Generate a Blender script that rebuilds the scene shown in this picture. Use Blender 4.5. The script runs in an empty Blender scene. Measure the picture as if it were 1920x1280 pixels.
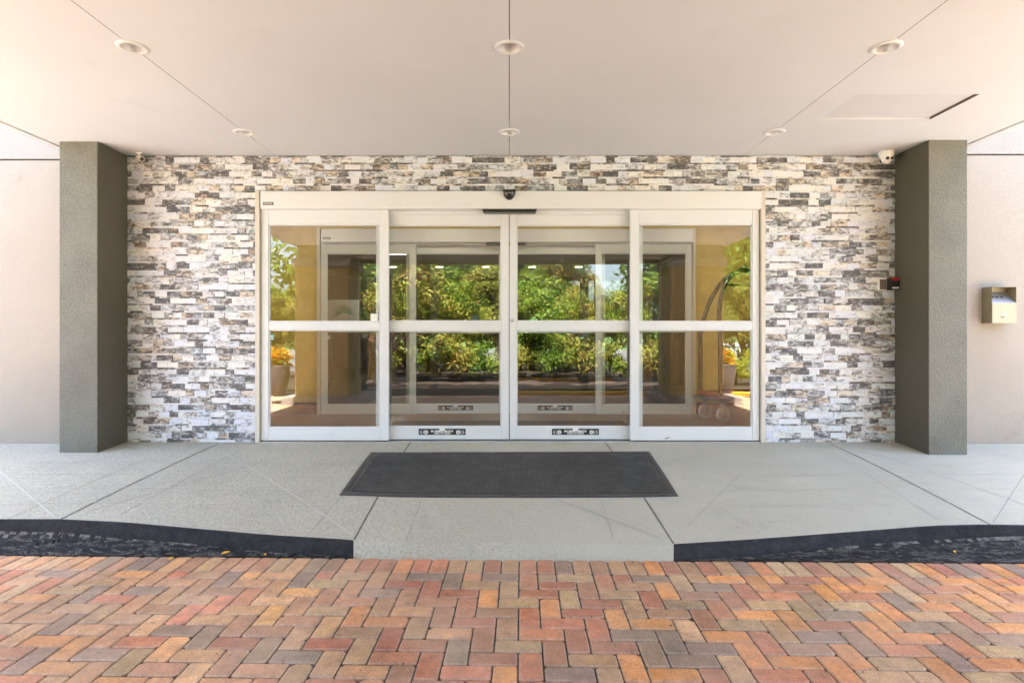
import bpy, bmesh, math, random
from mathutils import Vector, Matrix
R = math.radians
random.seed(7)
scene = bpy.context.scene
col = scene.collection

# ------------------------------------------------------------------ camera calibration
F, CX, CY = 1115.0, 955.0, 626.0          # focal length and vanishing point in photo pixels
CAMY, CAMZ = -5.575, 1.01                 # camera stands 5.575 m before the stone wall
def X(px, Y=0.0): return (px - CX) * (Y - CAMY) / F
def Z(py, Y=0.0): return CAMZ - (py - CY) * (Y - CAMY) / F

cd = bpy.data.cameras.new('camera')
cd.sensor_width = 36; cd.lens = 36 * F / 1920
cd.shift_x = (960 - CX) / 1920; cd.shift_y = (CY - 640) / 1920
cd.clip_start = 0.05; cd.clip_end = 800
cam = bpy.data.objects.new('camera', cd); col.objects.link(cam)
cam.location = (0, CAMY, CAMZ); cam.rotation_euler = (R(90), 0, 0)
scene.camera = cam

# ------------------------------------------------------------------ tagging
def tag(o, label=None, cat=None, group=None, kind=None):
    if label: o['label'] = label
    if cat: o['category'] = cat
    if group: o['group'] = group
    if kind: o['kind'] = kind
    return o
def empty(name, loc, label, cat, group=None, rz=0):
    o = bpy.data.objects.new(name, None); col.objects.link(o)
    o.location = loc; o.rotation_euler = (0, 0, rz); o.empty_display_size = 0.1
    return tag(o, label, cat, group)
def copy_tree(o, parent=None):
    c = o.copy(); col.objects.link(c)
    if parent: c.parent = parent
    for ch in list(o.children): copy_tree(ch, c)
    return c

# ------------------------------------------------------------------ mesh builder
class MB:
    def __init__(s): s.v = []; s.f = []; s.m = []; s.c = []; s.sm = []
    def face(s, idx, m=0, c=None, smooth=False):
        s.f.append(tuple(idx)); s.m.append(m); s.c.append(c or (1, 1, 1, 1)); s.sm.append(smooth)
    def poly(s, pts, m=0, c=None):
        b = len(s.v); s.v += [tuple(p) for p in pts]; s.face(range(b, b + len(pts)), m, c)
    def box(s, x0, x1, y0, y1, z0, z1, m=0, c=None, bev=0.0):
        if bev <= 0:
            b = len(s.v)
            s.v += [(x, y, z) for z in (z0, z1) for y in (y0, y1) for x in (x0, x1)]
            for q in ((0, 2, 3, 1), (4, 5, 7, 6), (0, 1, 5, 4), (2, 6, 7, 3), (0, 4, 6, 2), (1, 3, 7, 5)):
                s.face([b + i for i in q], m, c)
            return
        bm = bmesh.new(); bmesh.ops.create_cube(bm, size=1)
        for v in bm.verts:
            v.co = ((x0 + x1) / 2 + v.co.x * (x1 - x0), (y0 + y1) / 2 + v.co.y * (y1 - y0), (z0 + z1) / 2 + v.co.z * (z1 - z0))
        bmesh.ops.bevel(bm, geom=list(bm.edges), offset=bev, segments=2, affect='EDGES', profile=0.5)
        s.bm(bm, m, c)
    def bm(s, bm, m=0, c=None, smooth=False, mat=None):
        bm.verts.index_update(); b = len(s.v)
        s.v += [tuple((mat @ v.co) if mat else v.co) for v in bm.verts]
        for f in bm.faces: s.face([b + v.index for v in f.verts], m, c, smooth)
        bm.free()
    def tube(s, pts, rad, n=10, m=0, c=None, cap=True, smooth=True):
        pts = [Vector(p) for p in pts]
        if not hasattr(rad, '__len__'): rad = [rad] * len(pts)
        rings = []; up = None
        for i, p in enumerate(pts):
            d = (pts[min(i + 1, len(pts) - 1)] - pts[max(i - 1, 0)]).normalized()
            if up is None:
                up = Vector((0, 0, 1)) if abs(d.z) < 0.9 else Vector((1, 0, 0))
            u = (up - d * up.dot(d)).normalized(); w = d.cross(u); up = u
            b = len(s.v); r = rad[i]
            for k in range(n):
                a = 2 * math.pi * k / n
                s.v.append(tuple(p + u * (r * math.cos(a)) + w * (r * math.sin(a))))
            rings.append(b)
        for a, b in zip(rings, rings[1:]):
            for k in range(n):
                s.face((a + k, a + (k + 1) % n, b + (k + 1) % n, b + k), m, c, smooth)
        if cap:
            s.face([rings[0] + k for k in reversed(range(n))], m, c); s.face([rings[-1] + k for k in range(n)], m, c)
    def lathe(s, prof, cx, cy, n=32, m=0, c=None, axis='z', smooth=True):
        # prof: list of (radius, height); surface of revolution about a vertical (or y) axis
        rings = []
        for r, h in prof:
            b = len(s.v)
            for k in range(n):
                a = 2 * math.pi * k / n
                if axis == 'z': s.v.append((cx + r * math.cos(a), cy + r * math.sin(a), h))
                else: s.v.append((cx + r * math.cos(a), h, cy + r * math.sin(a)))
            rings.append(b)
        for a, b in zip(rings, rings[1:]):
            for k in range(n):
                q = (a + k, a + (k + 1) % n, b + (k + 1) % n, b + k)
                s.face(q if axis == 'z' else q[::-1], m, c, smooth)
    def build(s, name, mats, parent=None, colors=False, offset=None):
        me = bpy.data.meshes.new(name)
        vs = s.v if offset is None else [(x - offset[0], y - offset[1], z - offset[2]) for x, y, z in s.v]
        me.from_pydata(vs, [], s.f)
        if not isinstance(mats, (list, tuple)): mats = [mats]
        for mt in mats: me.materials.append(mt)
        me.polygons.foreach_set('material_index', s.m)
        me.polygons.foreach_set('use_smooth', s.sm)
        if colors:
            at = me.attributes.new('tint', 'FLOAT_COLOR', 'FACE')
            at.data.foreach_set('color', [k for c in s.c for k in c])
        me.update()
        o = bpy.data.objects.new(name, me); col.objects.link(o)
        if parent: o.parent = parent
        if offset is not None and parent is None: o.location = offset
        return o

def ico(r, center=(0, 0, 0), sub=2, scale=(1, 1, 1)):
    bm = bmesh.new(); bmesh.ops.create_icosphere(bm, subdivisions=sub, radius=r)
    for v in bm.verts: v.co = Vector((v.co.x * scale[0] + center[0], v.co.y * scale[1] + center[1], v.co.z * scale[2] + center[2]))
    return bm

# ------------------------------------------------------------------ materials
def new_mat(name):
    m = bpy.data.materials.new(name); m.use_nodes = True
    nt = m.node_tree; nt.nodes.clear()
    out = nt.nodes.new('ShaderNodeOutputMaterial')
    return m, nt, out
def node(nt, typ, **kw):
    n = nt.nodes.new(typ)
    for k, v in kw.items():
        if k in n.inputs and not hasattr(n, k): n.inputs[k].default_value = v
        elif hasattr(n, k): setattr(n, k, v)
        else: n.inputs[k].default_value = v
    return n
def L(nt, a, b): nt.links.new(a, b)
def ramp(nt, fac, stops):
    r = nt.nodes.new('ShaderNodeValToRGB'); L(nt, fac, r.inputs['Fac'])
    e = r.color_ramp.elements
    while len(e) < len(stops): e.new(0.5)
    for el, (p, c) in zip(e, stops):
        el.position = p; el.color = (*c, 1) if len(c) == 3 else c
    return r.outputs['Color']
def noise(nt, vec, scale, detail=4, rough=0.55, dist=0.0):
    n = nt.nodes.new('ShaderNodeTexNoise')
    n.inputs['Scale'].default_value = scale; n.inputs['Detail'].default_value = detail
    n.inputs['Roughness'].default_value = rough; n.inputs['Distortion'].default_value = dist
    L(nt, vec, n.inputs['Vector']); return n.outputs['Fac']
def mixc(nt, mode, fac, a, b):
    m = nt.nodes.new('ShaderNodeMix'); m.data_type = 'RGBA'; m.blend_type = mode
    if isinstance(fac, (int, float)): m.inputs[0].default_value = fac
    else: L(nt, fac, m.inputs[0])
    for s, v in ((6, a), (7, b)):
        if isinstance(v, tuple): m.inputs[s].default_value = (*v, 1) if len(v) == 3 else v
        else: L(nt, v, m.inputs[s])
    return m.outputs[2]
def coords(nt): return nt.nodes.new('ShaderNodeTexCoord').outputs['Object']
def bump(nt, h, strength, dist):
    b = nt.nodes.new('ShaderNodeBump'); b.inputs['Strength'].default_value = strength; b.inputs['Distance'].default_value = dist
    L(nt, h, b.inputs['Height']); return b.outputs['Normal']
def principled(nt, out, color, rough=0.6, metal=0.0, normal=None, spec=0.5):
    p = nt.nodes.new('ShaderNodeBsdfPrincipled')
    if isinstance(color, tuple): p.inputs['Base Color'].default_value = (*color, 1)
    else: L(nt, color, p.inputs['Base Color'])
    if isinstance(rough, (int, float)): p.inputs['Roughness'].default_value = rough
    else: L(nt, rough, p.inputs['Roughness'])
    p.inputs['Metallic'].default_value = metal
    p.inputs['Specular IOR Level'].default_value = spec
    if normal is not None: L(nt, normal, p.inputs['Normal'])
    L(nt, p.outputs[0], out.inputs['Surface']); return p
def mottled(name, c, var=0.12, scale=3.0, rough=0.7, bscale=None, bstr=0.3, bdist=0.002, metal=0.0, spec=0.5, grime=None, grain=None):
    m, nt, out = new_mat(name); v = coords(nt)
    n = noise(nt, v, scale, 6)
    lo = tuple(max(0, k * (1 - var)) for k in c); hi = tuple(min(1, k * (1 + var)) for k in c)
    cc = ramp(nt, n, [(0.3, lo), (0.7, hi)])
    if grime:
        g = noise(nt, v, grime[0], 8, 0.65)
        gf = ramp(nt, g, [(grime[1], (0, 0, 0)), (grime[1] + 0.12, (1, 1, 1))])
        cc = mixc(nt, 'MIX', gf, cc, grime[2])
    if grain:
        gr = noise(nt, v, grain[0], 2, 0.5)
        cc = mixc(nt, 'MULTIPLY', 1.0, cc, ramp(nt, gr, [(0.36, (1 - grain[1],) * 3), (0.62, (1 + grain[1] * .7,) * 3)]))
    nm = None
    if bscale: nm = bump(nt, noise(nt, v, bscale, 3), bstr, bdist)
    principled(nt, out, cc, rough, metal, nm, spec); return m
def emit(name, c, s):
    m, nt, out = new_mat(name); e = node(nt, 'ShaderNodeEmission'); e.inputs[0].default_value = (*c, 1); e.inputs[1].default_value = s
    L(nt, e.outputs[0], out.inputs['Surface']); return m

M = {}
M['stucco_beige'] = mottled('stucco_beige', (0.34, 0.297, 0.245), 0.06, 1.0, 0.85, 80, 0.5, 0.006, grain=(75, 0.06), grime=(2.2, 0.62, (0.30, 0.25, 0.195)))
M['stucco_white'] = mottled('stucco_white', (0.325, 0.298, 0.255), 0.04, 1.0, 0.85, 80, 0.5, 0.006, grain=(75, 0.05))
M['stucco_tan'] = mottled('stucco_tan', (0.43, 0.31, 0.13), 0.08, 1.6, 0.85, 220, 0.5, 0.003)
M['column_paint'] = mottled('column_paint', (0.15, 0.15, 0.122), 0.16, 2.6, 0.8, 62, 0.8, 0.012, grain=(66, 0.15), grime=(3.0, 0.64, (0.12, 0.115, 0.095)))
M['column_side_shaded'] = mottled('column_side_shaded', (0.088, 0.078, 0.056), 0.10, 2.2, 0.6, 55, 0.35, 0.006, grain=(60, 0.06))  # smoother side faces, their shade put into a darker, browner colour
M['ceiling_paint'] = mottled('ceiling_paint', (0.555, 0.59, 0.62), 0.03, 0.9, 0.8, 3, 0.12, 0.01, grime=(1.6, 0.60, (0.525, 0.555, 0.58)))
M['hatch_paint'] = mottled('hatch_paint', (0.525, 0.55, 0.575), 0.03, 2.0, 0.8)
M['ceiling_trim'] = mottled('ceiling_trim', (0.58, 0.60, 0.63), 0.03, 2.0, 0.7)
M['dark_gap'] = mottled('dark_gap', (0.05, 0.045, 0.04), 0.2, 8, 0.9)
M['hatch_gap'] = mottled('hatch_gap', (0.13, 0.11, 0.09), 0.2, 8, 0.9)
M['white_metal'] = mottled('white_metal', (0.67, 0.70, 0.725), 0.02, 2.5, 0.32, grime=(7.0, 0.72, (0.66, 0.62, 0.57)))
M['white_plastic'] = mottled('white_plastic', (0.80, 0.79, 0.77), 0.02, 4, 0.35)
M['jamb_metal'] = mottled('jamb_metal', (0.60, 0.56, 0.49), 0.06, 5, 0.4)
M['black_plastic'] = mottled('black_plastic', (0.022, 0.02, 0.02), 0.2, 20, 0.28)
M['gasket'] = mottled('gasket', (0.03, 0.028, 0.025), 0.2, 10, 0.7)
M['red_plastic'] = mottled('red_plastic', (0.45, 0.02, 0.03), 0.1, 20, 0.3)
M['brown_plastic'] = mottled('brown_plastic', (0.10, 0.07, 0.055), 0.2, 60, 0.45)
M['steel'] = mottled('steel', (0.36, 0.335, 0.225), 0.06, 9, 0.5, metal=0.15)
M['steel_inner'] = mottled('steel_inner', (0.50, 0.50, 0.52), 0.08, 14, 0.4, metal=0.8)
M['chrome'] = mottled('chrome', (0.022, 0.02, 0.016), 0.05, 5, 0.12)
M['carpet_red'] = mottled('carpet_red', (0.20, 0.025, 0.03), 0.25, 60, 0.95, 300, 0.6, 0.004)
M['wheel_grey'] = mottled('wheel_grey', (0.58, 0.59, 0.57), 0.08, 10, 0.5)
M['reflector'] = mottled('reflector', (0.78, 0.79, 0.80), 0.03, 10, 0.3, metal=0.4)
M['trim_white'] = mottled('trim_white', (0.62, 0.635, 0.65), 0.02, 10, 0.45)
M['golden_wall'] = mottled('golden_wall', (0.60, 0.44, 0.12), 0.14, 5.0, 0.8, 60, 0.2, 0.004)
M['vest_ceiling'] = mottled('vest_ceiling', (0.72, 0.66, 0.55), 0.03, 3, 0.8)
M['base_tile'] = mottled('base_tile', (0.10, 0.06, 0.035), 0.35, 6, 0.3)
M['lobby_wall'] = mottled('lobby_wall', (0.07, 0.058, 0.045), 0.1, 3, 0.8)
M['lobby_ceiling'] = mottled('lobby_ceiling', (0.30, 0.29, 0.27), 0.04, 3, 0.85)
M['dark_wood'] = mottled('dark_wood', (0.055, 0.03, 0.018), 0.35, 5, 0.4)
M['dark_cabinet'] = mottled('dark_cabinet', (0.06, 0.052, 0.05), 0.15, 5, 0.35)
M['counter_stone'] = mottled('counter_stone', (0.30, 0.25, 0.2), 0.25, 25, 0.25)
M['board_white'] = mottled('board_white', (0.75, 0.72, 0.62), 0.05, 3, 0.6)
M['leaf_print'] = mottled('leaf_print', (0.25, 0.40, 0.24), 0.2, 12, 0.6)
M['lime_card'] = mottled('lime_card', (0.55, 0.62, 0.08), 0.08, 14, 0.5)
M['blue_card'] = mottled('blue_card', (0.03, 0.22, 0.42), 0.15, 14, 0.5)
M['green_plastic'] = mottled('green_plastic', (0.04, 0.38, 0.08), 0.15, 14, 0.35)
M['teal_label'] = mottled('teal_label', (0.05, 0.32, 0.27), 0.1, 30, 0.5)
M['pale_label'] = mottled('pale_label', (0.70, 0.76, 0.70), 0.05, 30, 0.5)
M['label_black'] = mottled('label_black', (0.025, 0.026, 0.028), 0.2, 30, 0.4)
M['label_white'] = mottled('label_white', (0.8, 0.8, 0.8), 0.05, 30, 0.5)
M['cream_letter'] = mottled('cream_letter', (0.75, 0.72, 0.62), 0.03, 10, 0.5)
M['yellow_letter'] = mottled('yellow_letter', (0.75, 0.55, 0.04), 0.05, 10, 0.5)
M['yellow_paint'] = mottled('yellow_paint', (0.60, 0.32, 0.012), 0.12, 6, 0.6, 80, 0.3, 0.003)
M['kerb_black'] = mottled('kerb_black', (0.027, 0.0275, 0.031), 0.35, 14, 0.8, 90, 0.35, 0.003, spec=0.2, grime=(14, 0.64, (0.085, 0.084, 0.085)), grain=(90, 0.25))
M['leaf_yellow'] = mottled('leaf_yellow', (0.70, 0.38, 0.02), 0.2, 60, 0.6)
M['leaf_tan'] = mottled('leaf_tan', (0.55, 0.33, 0.15), 0.2, 60, 0.7)
M['mulch'] = mottled('mulch', (0.042, 0.024, 0.014), 0.6, 35, 0.95, 45, 1.0, 0.03)
M['grass'] = mottled('grass', (0.10, 0.15, 0.03), 0.35, 12, 0.95, 80, 0.8, 0.02)
M['asphalt'] = mottled('asphalt', (0.11, 0.105, 0.10), 0.2, 5, 0.9, 120, 0.4, 0.005)
M['lot_concrete'] = mottled('lot_concrete', (0.43, 0.425, 0.41), 0.10, 1.5, 0.85, 80, 0.2, 0.004)
M['bark'] = mottled('bark', (0.17, 0.12, 0.08), 0.35, 14, 0.9, 30, 0.8, 0.02)
M['bark_dark'] = mottled('bark_dark', (0.07, 0.05, 0.038), 0.35, 14, 0.9, 30, 0.8, 0.02)
M['pot_glaze'] = mottled('pot_glaze', (0.10, 0.076, 0.08), 0.12, 5, 0.3)
M['white_fence'] = mottled('white_fence', (0.78, 0.77, 0.74), 0.03, 4, 0.5)
M['roof_metal'] = mottled('roof_metal', (0.35, 0.33, 0.30), 0.1, 2, 0.6)
M['lamp_white'] = emit('lamp_white', (1.0, 0.97, 0.9), 1.6)
M['lamp_warm'] = emit('lamp_warm', (1.0, 0.9, 0.72), 1.0)
M['lamp_vestibule_added'] = emit('lamp_vestibule_added', (1.0, 0.88, 0.68), 2.3)

# painted concrete walk
def m_walk():
    m, nt, out = new_mat('walk_concrete'); v = coords(nt)
    c = ramp(nt, noise(nt, v, 1.1, 6), [(0.3, (0.385, 0.372, 0.308)), (0.7, (0.445, 0.432, 0.362))])
    st = ramp(nt, noise(nt, v, 3.2, 8, 0.7), [(0.58, (0, 0, 0)), (0.75, (1, 1, 1))])
    c = mixc(nt, 'MIX', mixc(nt, 'MULTIPLY', 1.0, st, (0.6, 0.6, 0.6)), c, (0.29, 0.285, 0.24))
    sp = ramp(nt, noise(nt, v, 26, 3, 0.5), [(0.685, (0, 0, 0)), (0.72, (1, 1, 1))])
    c = mixc(nt, 'MIX', mixc(nt, 'MULTIPLY', 1.0, sp, (0.4, 0.4, 0.4)), c, (0.19, 0.19, 0.17))
    sep = nt.nodes.new('ShaderNodeSeparateXYZ'); L(nt, v, sep.inputs[0])
    g = nt.nodes.new('ShaderNodeMapRange'); L(nt, sep.outputs[0], g.inputs[0])
    for i, k in ((1, -0.9), (2, 0.6), (3, 1.0), (4, 0.25)): g.inputs[i].default_value = k
    pe = noise(nt, v, 64, 2, 0.4)
    fine = ramp(nt, pe, [(0.38, (0.84, 0.84, 0.83)), (0.58, (1.06, 1.06, 1.06))])
    c = mixc(nt, 'MULTIPLY', g.outputs[0], c, fine)
    b = nt.nodes.new('ShaderNodeBump'); b.inputs['Distance'].default_value = 0.006
    L(nt, pe, b.inputs['Height']); L(nt, g.outputs[0], b.inputs['Strength'])
    principled(nt, out, c, 0.75, 0, b.outputs[0]); return m
M['walk'] = m_walk()
M['walk_band'] = mottled('walk_band', (0.365, 0.354, 0.295), 0.07, 3, 0.75, 90, 0.25, 0.004, grime=(9, 0.68, (0.28, 0.27, 0.24)))
M['score_dark'] = mottled('score_dark', (0.10, 0.098, 0.088), 0.4, 20, 0.9)
M['score_mid'] = mottled('score_mid', (0.30, 0.295, 0.265), 0.1, 8, 0.9)
M['score_light'] = mottled('score_light', (0.49, 0.485, 0.43), 0.06, 8, 0.85)

# ledger stone: each tile carries its own tint; alpha carries a darkness offset
def m_stone():
    m, nt, out = new_mat('ledger_stone'); v = coords(nt)
    a = nt.nodes.new('ShaderNodeAttribute'); a.attribute_name = 'tint'
    off = nt.nodes.new('ShaderNodeVectorMath'); off.operation = 'MULTIPLY_ADD'
    L(nt, a.outputs['Color'], off.inputs[0]); off.inputs[1].default_value = (37, 53, 71); L(nt, v, off.inputs[2])
    mp = nt.nodes.new('ShaderNodeMapping'); mp.inputs['Rotation'].default_value = (0, R(35), 0); mp.inputs['Scale'].default_value = (1, 1, 2.0)
    L(nt, off.outputs[0], mp.inputs[0])
    n1 = noise(nt, mp.outputs[0], 16, 7, 0.62, 0.8)
    ct = nt.nodes.new('ShaderNodeMath'); ct.operation = 'MULTIPLY_ADD'; L(nt, n1, ct.inputs[0]); ct.inputs[1].default_value = 1.3; ct.inputs[2].default_value = -0.15
    ad = nt.nodes.new('ShaderNodeMath'); ad.operation = 'ADD'; L(nt, ct.outputs[0], ad.inputs[0]); L(nt, a.outputs['Alpha'], ad.inputs[1])
    sub = nt.nodes.new('ShaderNodeMath'); sub.operation = 'SUBTRACT'; L(nt, ad.outputs[0], sub.inputs[0]); sub.inputs[1].default_value = 0.5
    d = ramp(nt, sub.outputs[0], [(0.22, (0.10, 0.10, 0.105)), (0.34, (0.22, 0.22, 0.225)), (0.44, (0.42, 0.42, 0.425)), (0.54, (0.67, 0.69, 0.71)), (0.66, (0.80, 0.83, 0.86))])
    c = mixc(nt, 'MULTIPLY', 1.0, d, a.outputs['Color'])
    n2 = noise(nt, v, 90, 4, 0.7)
    vein = ramp(nt, noise(nt, mp.outputs[0], 22, 8, 0.7, 2.2), [(0.47, (1, 1, 1)), (0.495, (0.55, 0.54, 0.55)), (0.52, (1, 1, 1))])
    c = mixc(nt, 'MULTIPLY', 0.35, c, vein)
    c = mixc(nt, 'MULTIPLY', 0.35, c, ramp(nt, n2, [(0.35, (0.6, 0.6, 0.6)), (0.6, (1, 1, 1))]))
    principled(nt, out, c, 0.55, 0, bump(nt, n2, 0.35, 0.004)); return m
M['stone'] = m_stone()

def m_brick():
    m, nt, out = new_mat('clay_paver'); v = coords(nt)
    a = nt.nodes.new('ShaderNodeAttribute'); a.attribute_name = 'tint'
    n1 = noise(nt, v, 14, 7, 0.65); n2 = noise(nt, v, 120, 3, 0.7)
    c = mixc(nt, 'MULTIPLY', 0.9, a.outputs['Color'], ramp(nt, n1, [(0.3, (0.66, 0.66, 0.68)), (0.7, (1.2, 1.17, 1.12))]))
    c = mixc(nt, 'MULTIPLY', 0.8, c, ramp(nt, n2, [(0.36, (0.68, 0.66, 0.63)), (0.58, (1.14, 1.14, 1.14))]))
    big = ramp(nt, noise(nt, v, 0.9, 5, 0.6), [(0.38, (0.80, 0.79, 0.78)), (0.62, (1.06, 1.06, 1.06))])
    c = mixc(nt, 'MULTIPLY', 1.0, c, big)
    st = ramp(nt, noise(nt, v, 30, 2, 0.5), [(0.705, (0, 0, 0)), (0.76, (1, 1, 1))])
    c = mixc(nt, 'MIX', st, c, (0.06, 0.05, 0.045))
    du = ramp(nt, noise(nt, v, 2.3, 6, 0.6), [(0.38, (0.04, 0.04, 0.04)), (0.70, (0.45, 0.45, 0.45))])
    c = mixc(nt, 'MIX', du, c, (0.52, 0.37, 0.28))
    principled(nt, out, c, 0.85, 0, bump(nt, n2, 0.6, 0.004), 0.3); return m
M['brick'] = m_brick()
M['joint_sand'] = mottled('joint_sand', (0.085, 0.06, 0.042), 0.4, 60, 0.95)

def m_patch():
    m, nt, out = new_mat('tarred_patch'); v = coords(nt)
    mp = nt.nodes.new('ShaderNodeMapping'); mp.inputs['Scale'].default_value = (1.0, 4.0, 4.0); L(nt, v, mp.inputs[0])
    n = noise(nt, mp.outputs[0], 6, 8, 0.7, 1.2)
    c = ramp(nt, n, [(0.34, (0.008, 0.008, 0.009)), (0.54, (0.022, 0.022, 0.023)), (0.568, (0.17, 0.165, 0.155)), (0.585, (0.024, 0.024, 0.025)), (0.66, (0.034, 0.034, 0.035)), (0.72, (0.30, 0.27, 0.23))])
    gr = noise(nt, v, 110, 3, 0.7)
    c = mixc(nt, 'MULTIPLY', 1.0, c, ramp(nt, gr, [(0.35, (0.45, 0.45, 0.44)), (0.65, (1.7, 1.68, 1.62))]))
    principled(nt, out, c, 0.8, 0, bump(nt, gr, 0.8, 0.008), 0.25); return m
M['patch'] = m_patch()
M['worn_edge'] = mottled('worn_edge', (0.12, 0.11, 0.098), 0.8, 30, 0.9, 60, 0.8, 0.01)

def m_mat():
    m, nt, out = new_mat('rubber_mat'); v = coords(nt)
    c = ramp(nt, noise(nt, v, 6, 7, 0.7), [(0.35, (0.028, 0.028, 0.031)), (0.62, (0.05, 0.05, 0.053)), (0.78, (0.10, 0.10, 0.10))])
    principled(nt, out, c, 0.55); return m
M['rubber'] = m_mat()
M['rubber_tip'] = mottled('rubber_tip', (0.155, 0.155, 0.165), 0.7, 9, 0.5)

def m_glass():
    m, nt, out = new_mat('window_glass')
    lw = nt.nodes.new('ShaderNodeLayerWeight'); lw.inputs['Blend'].default_value = 0.5
    p = nt.nodes.new('ShaderNodeMath'); p.operation = 'POWER'; L(nt, lw.outputs['Facing'], p.inputs[0]); p.inputs[1].default_value = 4.0
    ma = nt.nodes.new('ShaderNodeMath'); ma.operation = 'MULTIPLY_ADD'; L(nt, p.outputs[0], ma.inputs[0]); ma.inputs[1].default_value = 0.6; ma.inputs[2].default_value = GLASS_R
    t = nt.nodes.new('ShaderNodeBsdfTransparent'); t.inputs[0].default_value = (0.972, 0.985, 0.972, 1)
    g = nt.nodes.new('ShaderNodeBsdfGlossy'); g.inputs['Roughness'].default_value = 0.0; g.inputs[0].default_value = (1, 1, 1, 1)
    mx = nt.nodes.new('ShaderNodeMixShader'); L(nt, ma.outputs[0], mx.inputs[0]); L(nt, t.outputs[0], mx.inputs[1]); L(nt, g.outputs[0], mx.inputs[2])
    L(nt, mx.outputs[0], out.inputs['Surface']); return m
GLASS_R = 0.075
M['glass'] = m_glass()

def m_leaf(name, warm=(0.11, 0.13, 0.02)):
    m, nt, out = new_mat(name)
    a = nt.nodes.new('ShaderNodeAttribute'); a.attribute_name = 'tint'
    d = nt.nodes.new('ShaderNodeBsdfPrincipled'); L(nt, a.outputs['Color'], d.inputs['Base Color']); d.inputs['Roughness'].default_value = 0.6; d.inputs['Specular IOR Level'].default_value = 0.25
    t = nt.nodes.new('ShaderNodeBsdfTranslucent')
    tc = mixc(nt, 'MULTIPLY', 1.0, a.outputs['Color'], (1.5, 1.4, 0.6)); L(nt, tc, t.inputs[0])
    mx = nt.nodes.new('ShaderNodeMixShader'); mx.inputs[0].default_value = 0.35
    L(nt, d.outputs[0], mx.inputs[1]); L(nt, t.outputs[0], mx.inputs[2]); L(nt, mx.outputs[0], out.inputs['Surface']); return m
M['leaf'] = m_leaf('foliage')

def m_wood_floor():
    m, nt, out = new_mat('vestibule_tile'); v = coords(nt)
    b = nt.nodes.new('ShaderNodeTexBrick'); L(nt, v, b.inputs['Vector']); b.offset = 0.5
    b.inputs['Scale'].default_value = 1.0; b.inputs['Brick Width'].default_value = 0.9; b.inputs['Row Height'].default_value = 0.45; b.inputs['Mortar Size'].default_value = 0.004
    b.inputs['Color1'].default_value = (0.14, 0.10, 0.065, 1); b.inputs['Color2'].default_value = (0.17, 0.12, 0.08, 1); b.inputs['Mortar'].default_value = (0.12, 0.09, 0.06, 1)
    mp = nt.nodes.new('ShaderNodeMapping'); mp.inputs['Scale'].default_value = (1, 9, 1); L(nt, v, mp.inputs[0])
    c = mixc(nt, 'MULTIPLY', 0.7, b.outputs['Color'], ramp(nt, noise(nt, mp.outputs[0], 3, 6), [(0.3, (0.7, 0.68, 0.65)), (0.7, (1.15, 1.15, 1.15))]))
    principled(nt, out, c, 0.35); return m
M['vest_floor'] = m_wood_floor()
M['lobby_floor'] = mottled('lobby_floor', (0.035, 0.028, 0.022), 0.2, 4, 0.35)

# ------------------------------------------------------------------ entrance walk: surface from the measured kerb line
LT = [(-400, 974), (0, 974), (110, 974), (233, 980), (367, 992), (500, 1003), (640, 1011), (663, 1013)]
LB = [(-400, 993), (0, 993), (133, 997), (217, 1007), (333, 1015), (467, 1030), (640, 1040), (663, 1044)]
RT = [(1263, 1020), (1380, 1013), (1480, 1006), (1613, 996), (1747, 986), (1847, 984), (1920, 985), (2400, 986)]
RB = [(1268, 1052), (1413, 1042), (1547, 1027), (1680, 1015), (1780, 1010), (1880, 1005), (1920, 1004), (2400, 1004)]
def lerp_tab(tab, x):
    if x <= tab[0][0]: return tab[0][1]
    for (a, b), (c, d) in zip(tab, tab[1:]):
        if x <= c: return b + (d - b) * (x - a) / (c - a)
    return tab[-1][1]
TOPY = LT + [(720, 1016), (955, 1018), (1200, 1020)] + RT
BOTY = LB + [(720, 1047), (955, 1050), (1200, 1052)] + RB
DEPT = [(-400, 3.69), (110, 3.69), (300, 3.65), (500, 3.59), (663, 3.56), (955, 3.556), (1263, 3.56), (1480, 3.62), (1700, 3.70), (2400, 3.71)]
DEPB = [(-400, 3.67), (110, 3.67), (300, 3.62), (500, 3.55), (663, 3.505), (955, 3.475), (1263, 3.465), (1480, 3.56), (1700, 3.68), (2400, 3.69)]
def kpt(px, ytab, dtab):
    d = lerp_tab(dtab, px); return Vector(((px - CX) * d / F, CAMY + d, CAMZ - (lerp_tab(ytab, px) - CY) * d / F))
PXS = sorted(set(list(range(-400, 2401, 40)) + [110, 663, 955, 1263]))
KT = [kpt(p, TOPY, DEPT) for p in PXS]; KB = [kpt(p, BOTY, DEPB) for p in PXS]
def kerb_at(x):
    if x <= KT[0].x: return KT[0].y, KT[0].z
    for a, b in zip(KT, KT[1:]):
        if x <= b.x:
            t = (x - a.x) / (b.x - a.x); return a.y + (b.y - a.y) * t, a.z + (b.z - a.z) * t
    return KT[-1].y, KT[-1].z
def walk_z(x, y):
    ky, kz = kerb_at(x); t = min(1, max(0, y / ky)); return kz * t ** 1.3
def on_walk(px, py):
    # photo pixel -> point on the walk surface
    lo, hi = 3.0, 6.2
    dx, dz = (px - CX) / F, -(py - CY) / F
    for _ in range(50):
        d = (lo + hi) / 2
        if CAMZ + dz * d > walk_z(dx * d, CAMY + d): lo = d
        else: hi = d
    return Vector((dx * d, CAMY + d, walk_z(dx * d, CAMY + d)))

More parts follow.
